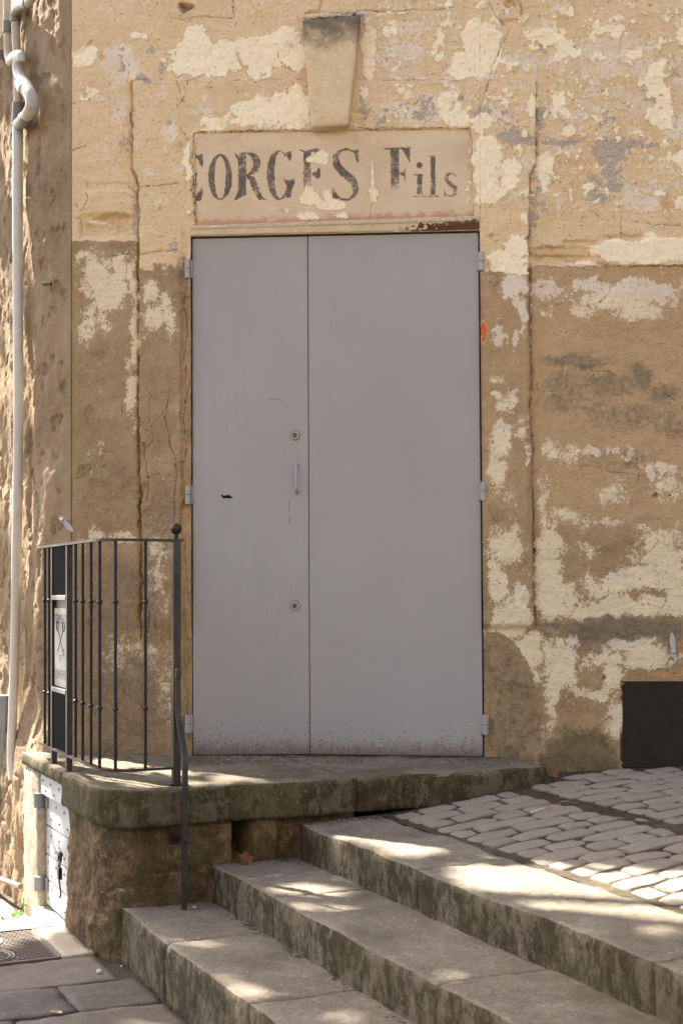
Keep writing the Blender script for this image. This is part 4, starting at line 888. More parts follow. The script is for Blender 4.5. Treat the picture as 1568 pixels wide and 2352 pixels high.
# ------------------------------------------------------------------ rough wall that turns the corner
CPIX = CX+FPX*CPX/CPY
def LWP(px, py, off=0.0):
    qx, qy = px, py
    for _ in range(6):
        P = _lwp(qx, qy, off); qx += px-(CX+FPX*P.x/P.y); qy += py-(HY-FPX*(P.z-CAMZ)/P.y)
    return _lwp(qx, qy, off)
def _lwp(px, py, off=0.0):
    c = float(np.interp(-px, -CPIX, CC)); bx, by, nx, ny = [float(np.interp(c, CC, q)) for q in (CPX, CPY, CNX, CNY)]
    return Vector((bx+nx*off, by+ny*off, CAMZ-(py-HY)*by/FPX))
def corner_wall():
    nc, nr = 260, 720
    c = np.linspace(0, 1.6, nc)[None, :]; z = np.linspace(3.64, -0.95, nr)[:, None]
    cc = c+0*z; zz = z+0*c
    big = fbm2(cc*3.0+1.7, zz*1.25, 301, 4); mid = fbm2(cc*9, zz*5, 305, 5, 0.55); fine = fbm2(cc*38, zz*32, 311, 4, 0.6)
    ridge = 1-np.abs(fbm2(cc*4+3, zz*2.1, 317, 3))*2
    h = 0.026*big+0.0065*mid+0.0022*fine+0.009*np.clip(ridge, 0, 1)
    # vertical trowelled ribs, hollows where the render fell away
    h += 0.005*np.cos(cc*26+big*3)*sstep(2.4, 1.0, zz)
    pock = sstep(0.28, 0.5, fbm2(cc*11+7, zz*8, 331, 3)); h -= 0.014*pock
    h += 0.045*sstep(0.35, -0.2, zz)
    h -= 0.05*np.exp(-((cc-0.32)/0.08)**2-((zz+0.52)/0.12)**2)
    edge = sstep(0, 0.07, cc)
    h = h*edge+0.004*(1-edge)
    bx, by, nx, ny = [np.interp(cc, CC, q) for q in (CPX, CPY, CNX, CNY)]
    P = np.stack([bx+nx*h, by+ny*h, zz], -1)
    me = mesh_fast('corner_wall', P.reshape(-1, 3), grid_faces(nr, nc, False), True)
    o = link('corner_wall', me, M_ROUGH); tag(o, 'rough lumpy ochre rendered wall behind the drain pipes', 'wall')
    return o
corner_wall()

# ------------------------------------------------------------------ ground sheets
def sheet(name, s0, s1, t0, t1, zf, n, mat, amp=0.0):
    S = np.linspace(s0, s1, n)[None, :]; T = np.linspace(t0, t1, n)[:, None]
    SS = S+0*T; TT = T+0*S; Z = zf(SS, TT)+amp*fbm2(SS*7, TT*7, 401, 3)
    W = to_world(np.stack([SS, TT, Z], -1)).reshape(-1, 3)
    o = link(name, mesh_fast(name, W, grid_faces(n, n, False), True), mat); return o
ground = poly('ground', [(-90, -90, -0.90), (90, -90, -0.90), (90, 90, -0.90), (-90, 90, -0.90)], [(0, 1, 2, 3)], M_SLAB); tag(ground, kind='structure')
street = sheet('street', -9, 1.49, -7, 14, lambda s, t: street_z(t)-0.014, 160, M_BED, 0.006); tag(street, kind='structure')
ramp = sheet('cobbled_pavement', 2.535, 9, -6, 7.6, lambda s, t: ground_z(s)-0.0075, 420, M_BED, 0.003); tag(ramp, kind='structure')

# ------------------------------------------------------------------ steps
stairs = empty('stone_steps', ST(1.9, 4.0, Z_STREET), 'three worn limestone steps climbing beside the landing to the cobbles', 'steps')
def wave(seed, a=0.004):
    def f(P):
        n = fbm2(P[:, 1]*1.7, P[:, 0]*0.3+seed, seed, 3)
        P = P.copy(); top = (P[:, 2]-P[:, 2].min())/(np.ptp(P[:, 2])+1e-9)
        P[:, 0] += a*1.5*n; P[:, 2] += a*n*top; return P
    return f
def tilt(f):
    def g(P):
        P = f(P); up = P[:, 2] > Z3-0.05; P[up, 2] += 0.014*np.clip((P[up, 0]-S3)/0.36, 0, 1); return P
    return g
def step_row(sn, s_back, z0, z1, joints, seed, wrap=lambda f: f):
    for i, (a, b) in enumerate(zip(joints[:-1], joints[1:])):
        t_hi, t_lo = a, b; dz = random.uniform(-0.0015, 0.0015); ds = random.uniform(-0.003, 0.003)
        seg = 0.022 if t_hi > 2.4 else 0.06
        stone_block('step_stone', (sn, t_lo+0.0006, z0-0.02), (s_back, t_hi-0.0006, z1), seg, (0.015, 0.0012, 0.015), 0.006, seed, M_STEP, stairs, 7.0, wrap(wave(seed, 0.006)), edge_wear=0.9)
step_row(S1, S2+0.05, Z_STREET-0.05, Z1, [5.34, 4.77, 3.95, 2.75, 1.6, 0.2, -1.4], 500)
step_row(S2, S3+0.05, Z1-0.02, Z2, [5.36, 4.66, 3.45, 2.35, 1.1, -0.3, -1.4], 540)
step_row(S3, S_COB, Z2-0.02, Z3, [5.30, 4.25, 2.95, 1.7, 0.3, -1.4], 580, tilt)

# ------------------------------------------------------------------ cobbles
def cobble_mesh(i):
    U, F = lattice_box((7, 7, 2)); W5 = np.array([0, .03, .11, .36, .64, .89, .97, 1.0]); U[:, 0] = np.interp(U[:, 0]*7, range(8), W5); U[:, 1] = np.interp(U[:, 1]*7, range(8), W5); P = U-np.array([0.5, 0.5, 1.0]); half = np.array([0.5, 0.5, 0.5])
    q = np.abs(P[:, :2])*2; r = (q[:, 0]**5+q[:, 1]**5)**0.2
    P[:, 2] -= 0.05*np.clip(r, 0, 1.2)**14*(U[:, 2] > 0.6)
    k = 1-0.045*(q[:, 0]*q[:, 1])**3; P[:, 0] *= k; P[:, 1] *= k
    n = fbm3(P+i*3.7, 2.3, 600+i, 3); P[:, 2] += 0.05*n*(U[:, 2] > 0.6); P[:, 0] += 0.03*fbm3(P+i, 2.0, 620+i, 2); P[:, 1] += 0.028*fbm3(P-i, 2.0, 640+i, 2)
    me = mesh_fast('cobblestone', P, F, True); me.materials.append(M_COB); return me
COBS = [cobble_mesh(i) for i in range(9)]
def put_cobble(s, t, w, l, seed):
    me = COBS[seed % len(COBS)]; o = bpy.data.objects.new('cobblestone', me); COL.objects.link(o)
    z = float(ground_z(s)); sl = float(ground_z(s+0.05)-ground_z(s-0.05))/0.1
    ex = (DIR_S+Vector((0, 0, sl+random.uniform(-.03, .03)))).normalized(); ey = (DIR_T+Vector((0, 0, random.uniform(-.03, .03)))).normalized()
    ez = ex.cross(ey).normalized(); a = random.uniform(-0.018, 0.018); ex, ey = (ex*math.cos(a)+ey*math.sin(a)), (ey*math.cos(a)-ex*math.sin(a))
    if random.random() < 0.5: ex = -ex; ey = -ey
    p = ST(s, t, z+random.uniform(-0.002, 0.004))
    M = Matrix(((ex.x*w, ey.x*l, ez.x*0.09, p.x), (ex.y*w, ey.y*l, ez.y*0.09, p.y), (ex.z*w, ey.z*l, ez.z*0.09, p.z), (0, 0, 0, 1)))
    o.matrix_world = M
    o.parent = ramp
    return o
def wall_t(s): return 7.402-0.5398*s
row = 0; t = 5.34
while t > 2.0:
    pitch = random.uniform(0.110, 0.124)
    tc = t-pitch/2
    s = S_COB+0.012+random.uniform(0.0, 0.02)
    smax = 3.1 if t > 4.6 else 3.14
    first = True
    for lim_a, lim_b in ((S_COB+0.012, 3.13), (3.205, 4.4)):
        s = lim_a+random.uniform(0, 0.02)
        if row % 2: w0 = random.uniform(0.08, 0.12)
        else: w0 = None
        while s < lim_b-0.05:
            w = w0 if w0 else random.choice([random.uniform(0.18, 0.22), random.uniform(0.20, 0.26), random.uniform(0.13, 0.18)])
            w0 = None
            if lim_b-(s+w) < 0.07: w = lim_b-s
            sc = s+w/2
            # keep clear of landing and house wall, and of what this lens cannot see
            X = CP*sc-SP*tc; Y = SP*sc+CP*tc
            vis = Y > 2.6 and abs(X)/max(Y, .1) < 0.262
            blocked = (tc > 5.215 and sc < 3.37) or (tc > wall_t(sc)-0.09)
            if vis and not blocked: put_cobble(sc, tc, w-random.uniform(0.008, 0.014), pitch-random.uniform(0.012, 0.018), random.randrange(1000))
            s += w
    t -= pitch; row += 1
tt = 5.50
while tt < 6.0:     # short rows behind the end of the landing
    s = 3.38
    while s < 4.4:
        w = random.uniform(0.13, 0.2); sc = s+w/2
        if tc and tt < wall_t(sc)-0.09: put_cobble(sc, tt, w-0.014, 0.100, random.randrange(1000))
        s += w
    tt += 0.112
# narrow gutter stones between the two cobble fields
t = 5.2
while t > 2.2:
    l = random.uniform(0.22, 0.4)
    if abs(CP*3.168-SP*t)/(SP*3.168+CP*t) < 0.29: put_cobble(3.168, t-l/2, 0.058, l-0.012, random.randrange(1000)).location.z -= 0.012
    t -= l

# ------------------------------------------------------------------ street slabs
def slab_tile(s0, s1, t0, t1, seed, mat=None):
    zc = float(street_z((t0+t1)/2)); tilt = float(street_z(t1)-street_z(t0))
    def w(P):
        P = P.copy(); P[:, 2] += tilt*((P[:, 1]-t0)/(t1-t0)-0.5); return P
    stone_block('paving_slab', (s0, t0, zc-0.10), (s1, t1, zc+random.uniform(-.004, .004)), 0.030, (0.004, 0.004, 0.008), 0.008, seed, mat or M_SLAB, street, 4.0, w, edge_wear=0.9)
edges = [2.9, 3.28, 3.62, 4.00, 4.36, 4.73, 5.07, 5.44, 5.98, 6.32, 6.70, 7.1]
for i, (t0, t1) in enumerate(zip(edges[:-1], edges[1:])):
    s = 1.458 if t1 < 5.3 else 1.40
    if t0 >= 5.9: s = 1.36
    k = 0
    while s > 0.1:
        w = {0: 0.30 if i % 2 else 0.52}.get(k, random.uniform(0.42, 0.66))
        if i == 7: w = 0.13 if k == 0 else (0.52 if k == 1 else random.uniform(.4, .6))
        X = CP*s-SP*(t0+t1)/2; Y = SP*s+CP*(t0+t1)/2
        if not (i == 7 and k == 1) and X/Y > -0.36 and Y > 2.8:
            slab_tile(s-w+0.003, s-0.003, t0+0.0035, t1-0.0035, 700+i*11+k, M_KERB if (i >= 7 and k == 0) else None)
        s -= w; k += 1

# ------------------------------------------------------------------ landing
landing = empty('stone_landing', ST(2.3, 5.8, -0.65), 'thick mossy stone landing with a rounded corner under the grey door', 'landing')
R_C = 0.21
def round_corner(s0, t0, R):
    def f(P):
        P = P.copy(); a = s0+R-P[:, 0]; b = t0+R-P[:, 1]
        m = (a > 0) & (b > 0)
        x = a[m]/R; y = b[m]/R
        P[m, 0] = s0+R-R*x*np.sqrt(np.maximum(0, 1-y*y/2)); P[m, 1] = t0+R-R*y*np.sqrt(np.maximum(0, 1-x*x/2))
        n = fbm2(P[:, 0]*3, P[:, 1]*3, 777, 3); P[:, 2] += 0.004*n
        return P
    return f
wob = lambda P: P+np.stack([0*P[:, 0], 0.004*fbm2(P[:, 0]*2.5, P[:, 2]*3, 771, 3), 0.0035*fbm2(P[:, 0]*3, P[:, 1]*3, 777, 3)], -1)
stone_block('landing_slab', (1.37, 5.25, -0.150), (1.84, 5.93, 0.0), 0.017, (0.026, 0.026, 0.022), 0.005, 801, M_LAND, landing, 9.0, round_corner(1.37, 5.25, R_C), edge_wear=0.5)
stone_block('landing_slab', (1.375, 5.934, -0.064), (1.785, 6.75, 0.0), 0.02, (0.02, 0.004, 0.02), 0.005, 807, M_LAND, landing, 9.0, wob, edge_wear=0.5)
stone_block('landing_slab', (1.787, 5.252, -0.149), (2.4315, 6.55, -0.0005), 0.02, (0.003, 0.02, 0.02), 0.005, 813, M_LAND, landing, 9.0, wob, edge_wear=0.6)
stone_block('landing_slab', (2.433, 5.253, -0.150), (3.335, 6.2, 0.0), 0.02, (0.003, 0.02, 0.018), 0.005, 819, M_LAND, landing, 9.0, wob, edge_wear=0.6)

def base_wall():
    # swept round the corner below the slab
    path = []; s0, t0, R = 1.405, 5.305, 0.20
    path += [(s0+0.09, 5.955), (s0+0.05, 5.955), (s0+0.012, 5.954), (s0, 5.945)]
    path += [(s0, y) for y in np.arange(5.935, t0+R, -0.011)]
    path += [(s0+R-R*math.cos(a), t0+R-R*math.sin(a)) for a in np.linspace(0, math.pi/2, 30)]
    path += [(x, t0) for x in np.arange(s0+R+0.01, 2.45, 0.0095)]
    path = np.array(path); tg = np.gradient(path, axis=0); tg /= np.linalg.norm(tg, axis=1, keepdims=True)
    nr = np.stack([tg[:, 1], -tg[:, 0]], -1); nr = -nr if False else nr
    # outward = away from inside (toward -s / -t)
    cen = np.array([1.9, 5.9]); flip = ((path-cen)*nr).sum(1) < 0; nr[flip] *= -1
    arc_l = np.concatenate([[0], np.cumsum(np.linalg.norm(np.diff(path, axis=0), axis=1))])
    z = np.linspace(-0.120, -0.76, 72)[:, None]
    L = arc_l[None, :]+0*z; Z = z+0*L
    big = fbm2(L*5, Z*5, 901, 4); mid = fbm2(L*16, Z*14, 907, 5, 0.6); fine = fbm2(L*60, Z*55, 911, 3)
    h = 0.011*big+0.009*mid+0.003*fine
    h += 0.016*sstep(-0.35, -0.62, Z)*(0.6+0.4*big)                      # battered foot
    bulge = blob(L, Z, [(0.62, -0.235, 0.05, 0.055)], 2, 0.4); h += 0.010*bulge
    S = path[:, 0][None, :]+0*z; Tt = path[:, 1][None, :]+0*z
    hole = ((S > 1.915) & (S < 2.0) & (Z > -0.315) & (Z < -0.135) & (Tt < 5.4)); h = np.where(hole, -0.30, h)
    hole2 = ((S > 2.105) & (S < 2.2) & (Z > -0.33) & (Z < -0.13) & (Tt < 5.4)); h = np.where(hole2, h-0.03, h)
    gro = seg_dist(L*1000, Z*1000, [(590, -400), (640, -415), (680, -392), (740, -385), (775, -400), (785, -440)]); h -= 0.009*np.clip(1.4-gro/7, 0, 1)
    gro = seg_dist(L*1000, Z*1000, [(800, -140), (805, -240), (802, -330), (870, -335), (980, -330)]); h -= 0.008*np.clip(1.4-gro/8, 0, 1)
    edge = np.clip(L/0.05, 0.2, 1); h = np.where(hole, h, h*edge)
    P = np.stack([S+nr[:, 0][None, :]*h, Tt+nr[:, 1][None, :]*h, Z], -1)
    me = mesh_fast('base_wall', to_world(P).reshape(-1, 3), grid_faces(72, len(path), False), True)
    return link('base_wall', me, M_DRUM, landing)
base_wall()
# jamb of the little hatch, lintel strip and the core of the landing
stone_block('hatch_jamb', (1.385, 6.425, -0.80), (1.60, 6.75, -0.066), 0.03, 0.015, 0.012, 831, M_KERB, landing, 7.0)
stone_block('hatch_sill', (1.36, 5.90, -0.80), (1.60, 6.45, -0.668), 0.03, 0.012, 0.006, 833, M_KERB, landing, 7.0)
stone_block('landing_core', (1.52, 5.64, -0.80), (3.35, 6.3, -0.155), 0.12, 0.01, 0.0, 835, M_DARK, landing, 7.0)
# ------------------------------------------------------------------ grey double door
door = empty('double_door', WP(775, 1737), 'plain grey painted metal double door with scratches and a muddy foot', 'door')
def leaf(pts, off0=0.006, th=0.04):
    F4 = [WP(x, y, off0) for x, y in pts]; B4 = [p-WN*th for p in F4]
    bm = bmesh.new(); vs = [bm.verts.new(p) for p in F4+B4]
    for f in ((0, 1, 2, 3), (7, 6, 5, 4), (0, 4, 5, 1), (1, 5, 6, 2), (2, 6, 7, 3), (3, 7, 4, 0)): bm.faces.new([vs[i] for i in f])
    bmesh.ops.recalc_face_normals(bm, faces=bm.faces)
    bmesh.ops.bevel(bm, geom=list(bm.edges), offset=0.0022, segments=2, affect='EDGES')
    return bm_obj('door_leaf', bm, M_DOOR, door)
leaf_a = leaf([(442.5, 549), (706.2, 543.4), (711.2, 1732), (444.3, 1733)])
leaf_b = leaf([(707.8, 543.4), (1097.6, 535.3), (1108.2, 1737), (712.7, 1732)], 0.0075)
leaf_a['label'] = 'narrower door leaf with two locks and a pull handle'; leaf_b['label'] = 'wider plain door leaf'
bk0 = [WP(436, 540, -0.055), WP(1106, 528, -0.055), WP(1116, 1745, -0.055), WP(436, 1745, -0.055)]
poly('backing', bk0, [(0, 1, 2, 3)], M_DARK, door)
def hinge(px, y0, y1, par):
    c = lambda y: WP(px, y, 0.022)
    ym = (y0+y1)/2
    h = tube('hinge', [c(y0), c(ym-0.7)], 0.0132, M_HINGE, par, 18); 
    tube('hinge_pin', [c(ym+0.7), c(y1)], 0.0132, M_HINGE, h, 18); tube('hinge_pin', [c(ym-1), c(ym+1)], 0.011, M_IRON, h, 14)
    sgn = 1 if px < 784 else -1
    box_bar('hinge_leaf', WP(px+sgn*6.5, y0+1, 0.011), WP(px+sgn*6.5, y1-1, 0.011), 0.016, 0.010, WU, M_HINGE, h)
for px, y0, y1, par in ((433, 598, 641, leaf_a), (434, 1116, 1158, leaf_a), (433.5, 1641, 1682, leaf_a), (1104.5, 581, 624, leaf_b), (1108.5, 1108, 1150, leaf_b), (1114, 1641, 1686, leaf_b)): hinge(px, y0, y1, par)
for y in (1000, 1391):
    e = disc('lock', WP(678, y, 0.006), 0.0205, 0.005, WN, M_HINGE, leaf_a, 32, 0.0015)
    disc('lock_rim', WP(678, y, 0.0055), 0.0228, 0.002, WN, M_GRIT, e, 32)
    disc('cylinder', WP(677.5, y, 0.0105), 0.0118, 0.003, WN, M_BRASS, e, 24, 0.001)
    box_bar('keyhole', WP(677.5, y-1, 0.0136), WP(677.5, y+4.5, 0.0136), 0.003, 0.0012, WU, M_BLACK, e, 0)
hpts = smooth_path([WP(682, 1068, 0.006), WP(682, 1071, 0.022), WP(682, 1078, 0.034), WP(682.3, 1100, 0.037), WP(683, 1121, 0.034), WP(683.5, 1128, 0.022), WP(683.5, 1132, 0.006)], 6)
hd = tube('pull_handle', hpts, 0.0056, M_HINGE, leaf_a, 12)
for y in (1068, 1133): disc('handle_foot', WP(682.5, y, 0.006), 0.0068, 0.004, WN, M_HINGE if y < 1100 else M_BRASS, hd, 14, 0.001)
chip = [(507, 1137), (511, 1136), (513, 1135.5), (512, 1138), (516, 1139), (522, 1137), (528, 1137.5), (532, 1141), (536, 1142), (534, 1144.5), (526, 1145), (520, 1144), (515, 1145.5), (512, 1143), (509, 1140)]
poly('paint_chip', [WP(x, y, 0.0066) for x, y in chip], [tuple(range(len(chip)))], M_BLACK, leaf_a)
for (x0, y0, x1, y1) in ((664, 1150, 665, 1176), (664.5, 1182, 666, 1205), (616, 918, 644, 917), (644, 917, 645, 925)):
    box_bar('scratch', WP(x0, y0, 0.0062), WP(x1, y1, 0.0062), 0.0016, 0.0008, WU if abs(x1-x0) < 5 else (0, 0, 1), M_GRIT, leaf_a, 0)

# ------------------------------------------------------------------ railing
rail = empty('iron_railing', ST(1.69, 5.33, 0), 'dark iron railing with a ball finial curving round the landing corner', 'railing')
ZT, ZB = 0.955, 0.066
def rail_path(n=10, end_t=6.47, end_s=1.70):
    s0, t0, R = 1.408, 5.335, 0.10
    p = [(s0, end_t), (s0, t0+R)]+[(s0+R-R*math.cos(a), t0+R-R*math.sin(a)) for a in np.linspace(0.1, math.pi/2, n)]+[(end_s, t0)]
    return p
def flat_rail(name, z, w, h, end_s):
    P = rail_path(end_s=end_s); V = []; F = []
    for i, (s, t) in enumerate(P):
        a = Vector(P[max(i-1, 0)]); b = Vector(P[min(i+1, len(P)-1)]); d = (b-a).normalized(); n = Vector((-d.y, d.x))
        for sd, dz in ((-1, -1), (1, -1), (1, 1), (-1, 1)): V.append(ST(s+n.x*sd*w/2, t+n.y*sd*w/2, z+dz*h/2))
    for i in range(len(P)-1):
        for k in range(4): F.append((i*4+k, i*4+(k+1) % 4, i*4+4+(k+1) % 4, i*4+4+k))
    F += [(3, 2, 1, 0), tuple(range(len(V)-4, len(V)))]
    return poly(name, V, F, M_IRONFLAT, rail)
top = flat_rail('top_rail', ZT, 0.030, 0.010, 1.715); flat_rail('bottom_rail', ZB, 0.026, 0.009, 1.675)
sphere('rail_screw', ST(1.418, 5.42, ZT+0.006), 0.006, M_IRON, top, seg=10)
# square main post with plate and ball
box_bar('main_post', ST(1.69, 5.335, 0.004), ST(1.69, 5.335, ZT-0.004), 0.030, 0.030, DIR_S, M_IRONFLAT, rail, 0.002)
box_bar('base_plate', ST(1.69, 5.335, 0.001), ST(1.69, 5.335, 0.008), 0.062, 0.055, DIR_S, M_IRONFLAT, rail, 0.002)
tube('finial_neck', [ST(1.69, 5.335, ZT), ST(1.69, 5.335, ZT+0.028)], 0.009, M_IRON, rail)
sphere('ball_finial', ST(1.69, 5.335, ZT+0.045), 0.0225, M_IRON, rail, seg=28)
posts = [(1.408, 5.925), (1.408, 6.205)]
for s, t in posts: box_bar('panel_post', ST(s, t, -0.004), ST(s, t, ZT-0.004), 0.024, 0.024, DIR_S, M_IRONFLAT, rail, 0.0015)
R = 0.10; s0, t0 = 1.408, 5.335
bars = [(1.566, 5.335), (1.452, 5.352), (1.409, 5.425), (1.408, 5.555), (1.408, 5.69), (1.408, 5.81), (1.408, 6.30), (1.408, 6.385)]
for s, t in bars:
    b = tube('bar', [ST(s, t, ZB), ST(s, t, ZT-0.003)], 0.0066, M_IRON, rail, 12)
    for z in (0.715, 0.302): sphere('knuckle', ST(s, t, z), 0.0118, M_IRON, b, (1, 1, 0.82), 14)
# ribbed panels, cross bars and the plate with the crossed keys
def ribbed(z0, z1):
    V = []; F = []; n = 28
    for i in range(n+1):
        t = 5.938+(6.193-5.938)*i/n; s = 1.408+(0.005 if i % 2 else -0.005)
        V += [ST(s, t, z0), ST(s, t, z1)]
    for i in range(n): F.append((2*i, 2*i+1, 2*i+3, 2*i+2))
    return poly('ribbed_sheet', V, F, M_RIB, rail)
ribbed(0.075, 0.318); ribbed(0.742, ZT-0.006)
for z in (0.330, 0.728): box_bar('cross_bar', ST(1.406, 5.937, z), ST(1.406, 6.193, z), 0.024, 0.020, DIR_S, M_ALU, rail, 0.0015)
plate_back = box_bar('plate_back', ST(1.414, 5.938, 0.529), ST(1.414, 6.192, 0.529), 0.004, 0.375, DIR_S, M_IRONFLAT, rail, 0)
T0, T1 = 5.945, 6.165
plate = box_bar('notice_plate', ST(1.4035, T0, 0.515), ST(1.4035, T1, 0.515), 0.003, 0.335, DIR_S, M_ALU, rail, 0.0006)
plate['label'] = 'aluminium plate with crossed keys reading FERMENT ET OUVRENT'
def text_mesh(body, zc, height, width, parent):
    cu = bpy.data.curves.new('txt', 'FONT'); cu.body = body; cu.align_x = 'CENTER'; cu.align_y = 'CENTER'; cu.size = 1.0; cu.extrude = 0.0
    ob = bpy.data.objects.new('txt', cu); COL.objects.link(ob); bpy.context.view_layer.update()
    me = bpy.data.meshes.new_from_object(ob.evaluated_get(bpy.context.evaluated_depsgraph_get())); bpy.data.objects.remove(ob)
    co = np.array([v.co[:] for v in me.vertices]); c = (co.max(0)+co.min(0))/2; ext = np.ptp(co, axis=0)
    q = (co-c)/np.maximum(ext, 1e-6)
    tc = (T0+T1)/2
    W = to_world(np.stack([np.full(len(q), 1.4015), tc-q[:, 0]*width, zc+q[:, 1]*height], -1))
    me.vertices.foreach_set('co', W.astype(np.float32).ravel()); me.update(); me.materials.clear()
    return link('lettering', me, M_CUT, parent)
text_mesh('FERMENT', 0.637, 0.040, 0.200, plate); text_mesh('ET', 0.470, 0.026, 0.040, plate); text_mesh('OUVRENT', 0.400, 0.040, 0.200, plate)
def key(sgn):
    tc = (T0+T1)/2; zc = 0.545; P = lambda a, b: ST(1.4013, tc-a, zc+b)
    a0 = (-0.045*sgn, -0.045); a1 = (0.045*sgn, 0.045)
    k = box_bar('key_shaft', P(*a0), P(*a1), 0.0034, 0.0012, DIR_T, M_CUT, plate, 0)
    bow = []
    for i in range(16):
        a = 2*math.pi*i/16; bow.append(P(0.058*sgn+0.017*math.cos(a), 0.062+0.022*math.sin(a)))
    tube('key_bow', bow, 0.0020, M_CUT, k, 6, True)
    for q in (0.0, 0.014): box_bar('key_bit', P(-0.042*sgn-q*0.4*sgn, -0.05-q), P(-0.066*sgn-q*0.4*sgn, -0.036-q*1.0), 0.0045, 0.0012, DIR_T, M_CUT, k, 0)
key(1); key(-1)
# lower handrail strap that drops to the first step
st = smooth_path([ST(1.690, 5.316, 0.445), ST(1.690, 5.312, 0.36), ST(1.690, 5.306, 0.27), ST(1.690, 5.268, 0.20), ST(1.688, 5.222, 0.13), ST(1.686, 5.212, 0.05), ST(1.684, 5.208, -0.15), ST(1.68, 5.205, -0.46)], 6)
V = []; F = []
for i, p in enumerate(st):
    w = 0.0105
    for a, b in ((-1, -0.006), (1, -0.006), (1, 0.006), (-1, 0.006)): V.append(p+DIR_S*a*w+DIR_T*b)
for i in range(len(st)-1):
    for k in range(4): F.append((i*4+k, i*4+(k+1) % 4, i*4+4+(k+1) % 4, i*4+4+k))
F += [(3, 2, 1, 0), tuple(range(len(V)-4, len(V)))]
strap = poly('descending_post', V, F, M_IRONFLAT, rail)
box_bar('strap_clip', ST(1.690, 5.310, 0.418), ST(1.690, 5.310, 0.455), 0.022, 0.018, DIR_S, M_IRONFLAT, strap, 0.003)
tube('wall_stay', [ST(1.685, 5.207, -0.205), ST(1.672, 5.31, -0.200)], 0.009, M_IRON, strap)
disc('stay_rose', ST(1.672, 5.298, -0.200), 0.024, 0.012, (-DIR_T), M_IRON, strap, 20, 0.003)
sphere('stay_screw', ST(1.685, 5.199, -0.205), 0.0045, M_BLACK, strap, seg=10)

# ------------------------------------------------------------------ studded hatch under the landing
hatch = empty('studded_hatch', ST(1.43, 6.18, -0.65), 'white studded plank hatch in the side of the landing base', 'hatch')
zs = [(-0.160, -0.297), (-0.303, -0.427), (-0.433, -0.542), (-0.548, -0.655)]
for z1, z0 in zs: box_bar('plank', ST(1.437, 5.962, (z0+z1)/2), ST(1.437, 6.416, (z0+z1)/2), 0.030, z1-z0, DIR_S, M_PLANK, hatch, 0.002)
box_bar('head_board', ST(1.418, 5.957, -0.112), ST(1.418, 6.424, -0.112), 0.040, 0.09, DIR_S, M_PLANK, hatch, 0.002)
for i, (z1, z0) in enumerate(zs+[(-0.07, -0.155)]):
    for j in range(3):
        for q in range(2):
            t = 6.005+j*0.155+(0.06 if (q+i) % 2 else 0.0); z = z0+(z1-z0)*(0.27+0.46*q)
            if t < 6.40: sphere('stud', ST(1.421 if i < 4 else 1.397, t, z), 0.0062, M_HATCHIRON, hatch, (0.8, 1, 1), 8)
for z in (-0.190, -0.566):
    h = tube('strap_hinge', [ST(1.395, 6.435, z-0.032), ST(1.395, 6.435, z+0.032)], 0.027, M_HATCHIRON, hatch, 16)
    box_bar('strap', ST(1.418, 6.435, z), ST(1.418, 6.37, z), 0.008, 0.058, DIR_S, M_HATCHIRON, h, 0.001)
bar = tube('bolt', [ST(1.40, 6.13, -0.345), ST(1.388, 5.99, -0.362)], 0.011, M_HATCHIRON, hatch, 14)
tube('bolt_eye', [ST(1.383+0.0*i, 5.985+0.017*math.cos(2*math.pi*i/14), -0.372+0.020*math.sin(2*math.pi*i/14)) for i in range(14)], 0.006, M_IRON, hatch, 8, True)
pad = empty('padlock', ST(1.38, 5.98, -0.46), 'small dark padlock hanging on a wire from the hatch bolt', 'padlock')
box_bar('padlock_body', ST(1.380, 5.972, -0.462), ST(1.380, 5.972, -0.412), 0.015, 0.026, DIR_S, M_IRON, pad, 0.002)
tube('shackle', smooth_path([ST(1.380, 5.964, -0.414), ST(1.380, 5.964, -0.392), ST(1.380, 5.972, -0.380), ST(1.380, 5.980, -0.392), ST(1.380, 5.980, -0.414)], 4), 0.0026, M_ALU, pad, 8)
tube('wire', smooth_path([ST(1.386, 6.00, -0.385), ST(1.384, 6.02, -0.43), ST(1.386, 6.00, -0.49), ST(1.388, 5.99, -0.53), ST(1.388, 6.005, -0.545)], 5), 0.0030, M_IRON, pad, 8)

# ------------------------------------------------------------------ drain pipes on the corner wall
pipe = empty('drain_pipe', LWP(36, 1750, 0.05), 'white plastic drain pipe with grey collars and elbows running down the rough wall', 'pipe')
LP = lambda px, py, off=0.055: LWP(px, py, off)
tube('down_pipe', smooth_path([LP(44, 268), LP(42, 300), LP(41.5, 600), LP(43, 900), LP(42, 1060), LP(39, 1250), LP(35, 1480), LP(30, 1640), LP(27, 1740), LP(30, 1790)], 6), [0.026]*12+[0.0245]*20+[0.0225]*23, M_PVC, pipe, 16)
tube('collar', smooth_path([LP(44, 236), LP(43, 262), LP(42, 288)], 4), 0.0315, M_PVCG, pipe, 18)
tube('junction', smooth_path([LP(68, 262, .075), LP(56, 276, .07), LP(44, 286, .06)], 4), 0.030, M_PVCG, pipe, 18)
tube('elbow', smooth_path([LP(52, 198, .075), LP(62, 205, .085), LP(73, 225, .09), LP(74, 246, .09), LP(66, 262, .08), LP(55, 272, .07)], 5), [0.034]*6+[0.032]*14+[0.030]*6, M_PVCW, pipe, 20)
tube('elbow_collar', smooth_path([LP(51, 190, .075), LP(61, 206, .085)], 2), 0.0375, M_PVCW, pipe, 20)
tube('bend', smooth_path([LP(47, 128, .07), LP(42, 148, .07), LP(43, 166, .07), LP(50, 182, .073), LP(58, 198, .08)], 5), 0.0255, M_PVC, pipe, 18)
tube('offset_bend', smooth_path([LP(24, 142, .06), LP(30, 132, .065), LP(40, 126, .07), LP(48, 128, .072), LP(49, 140, .07)], 5), 0.0225, M_PVC, pipe, 16)
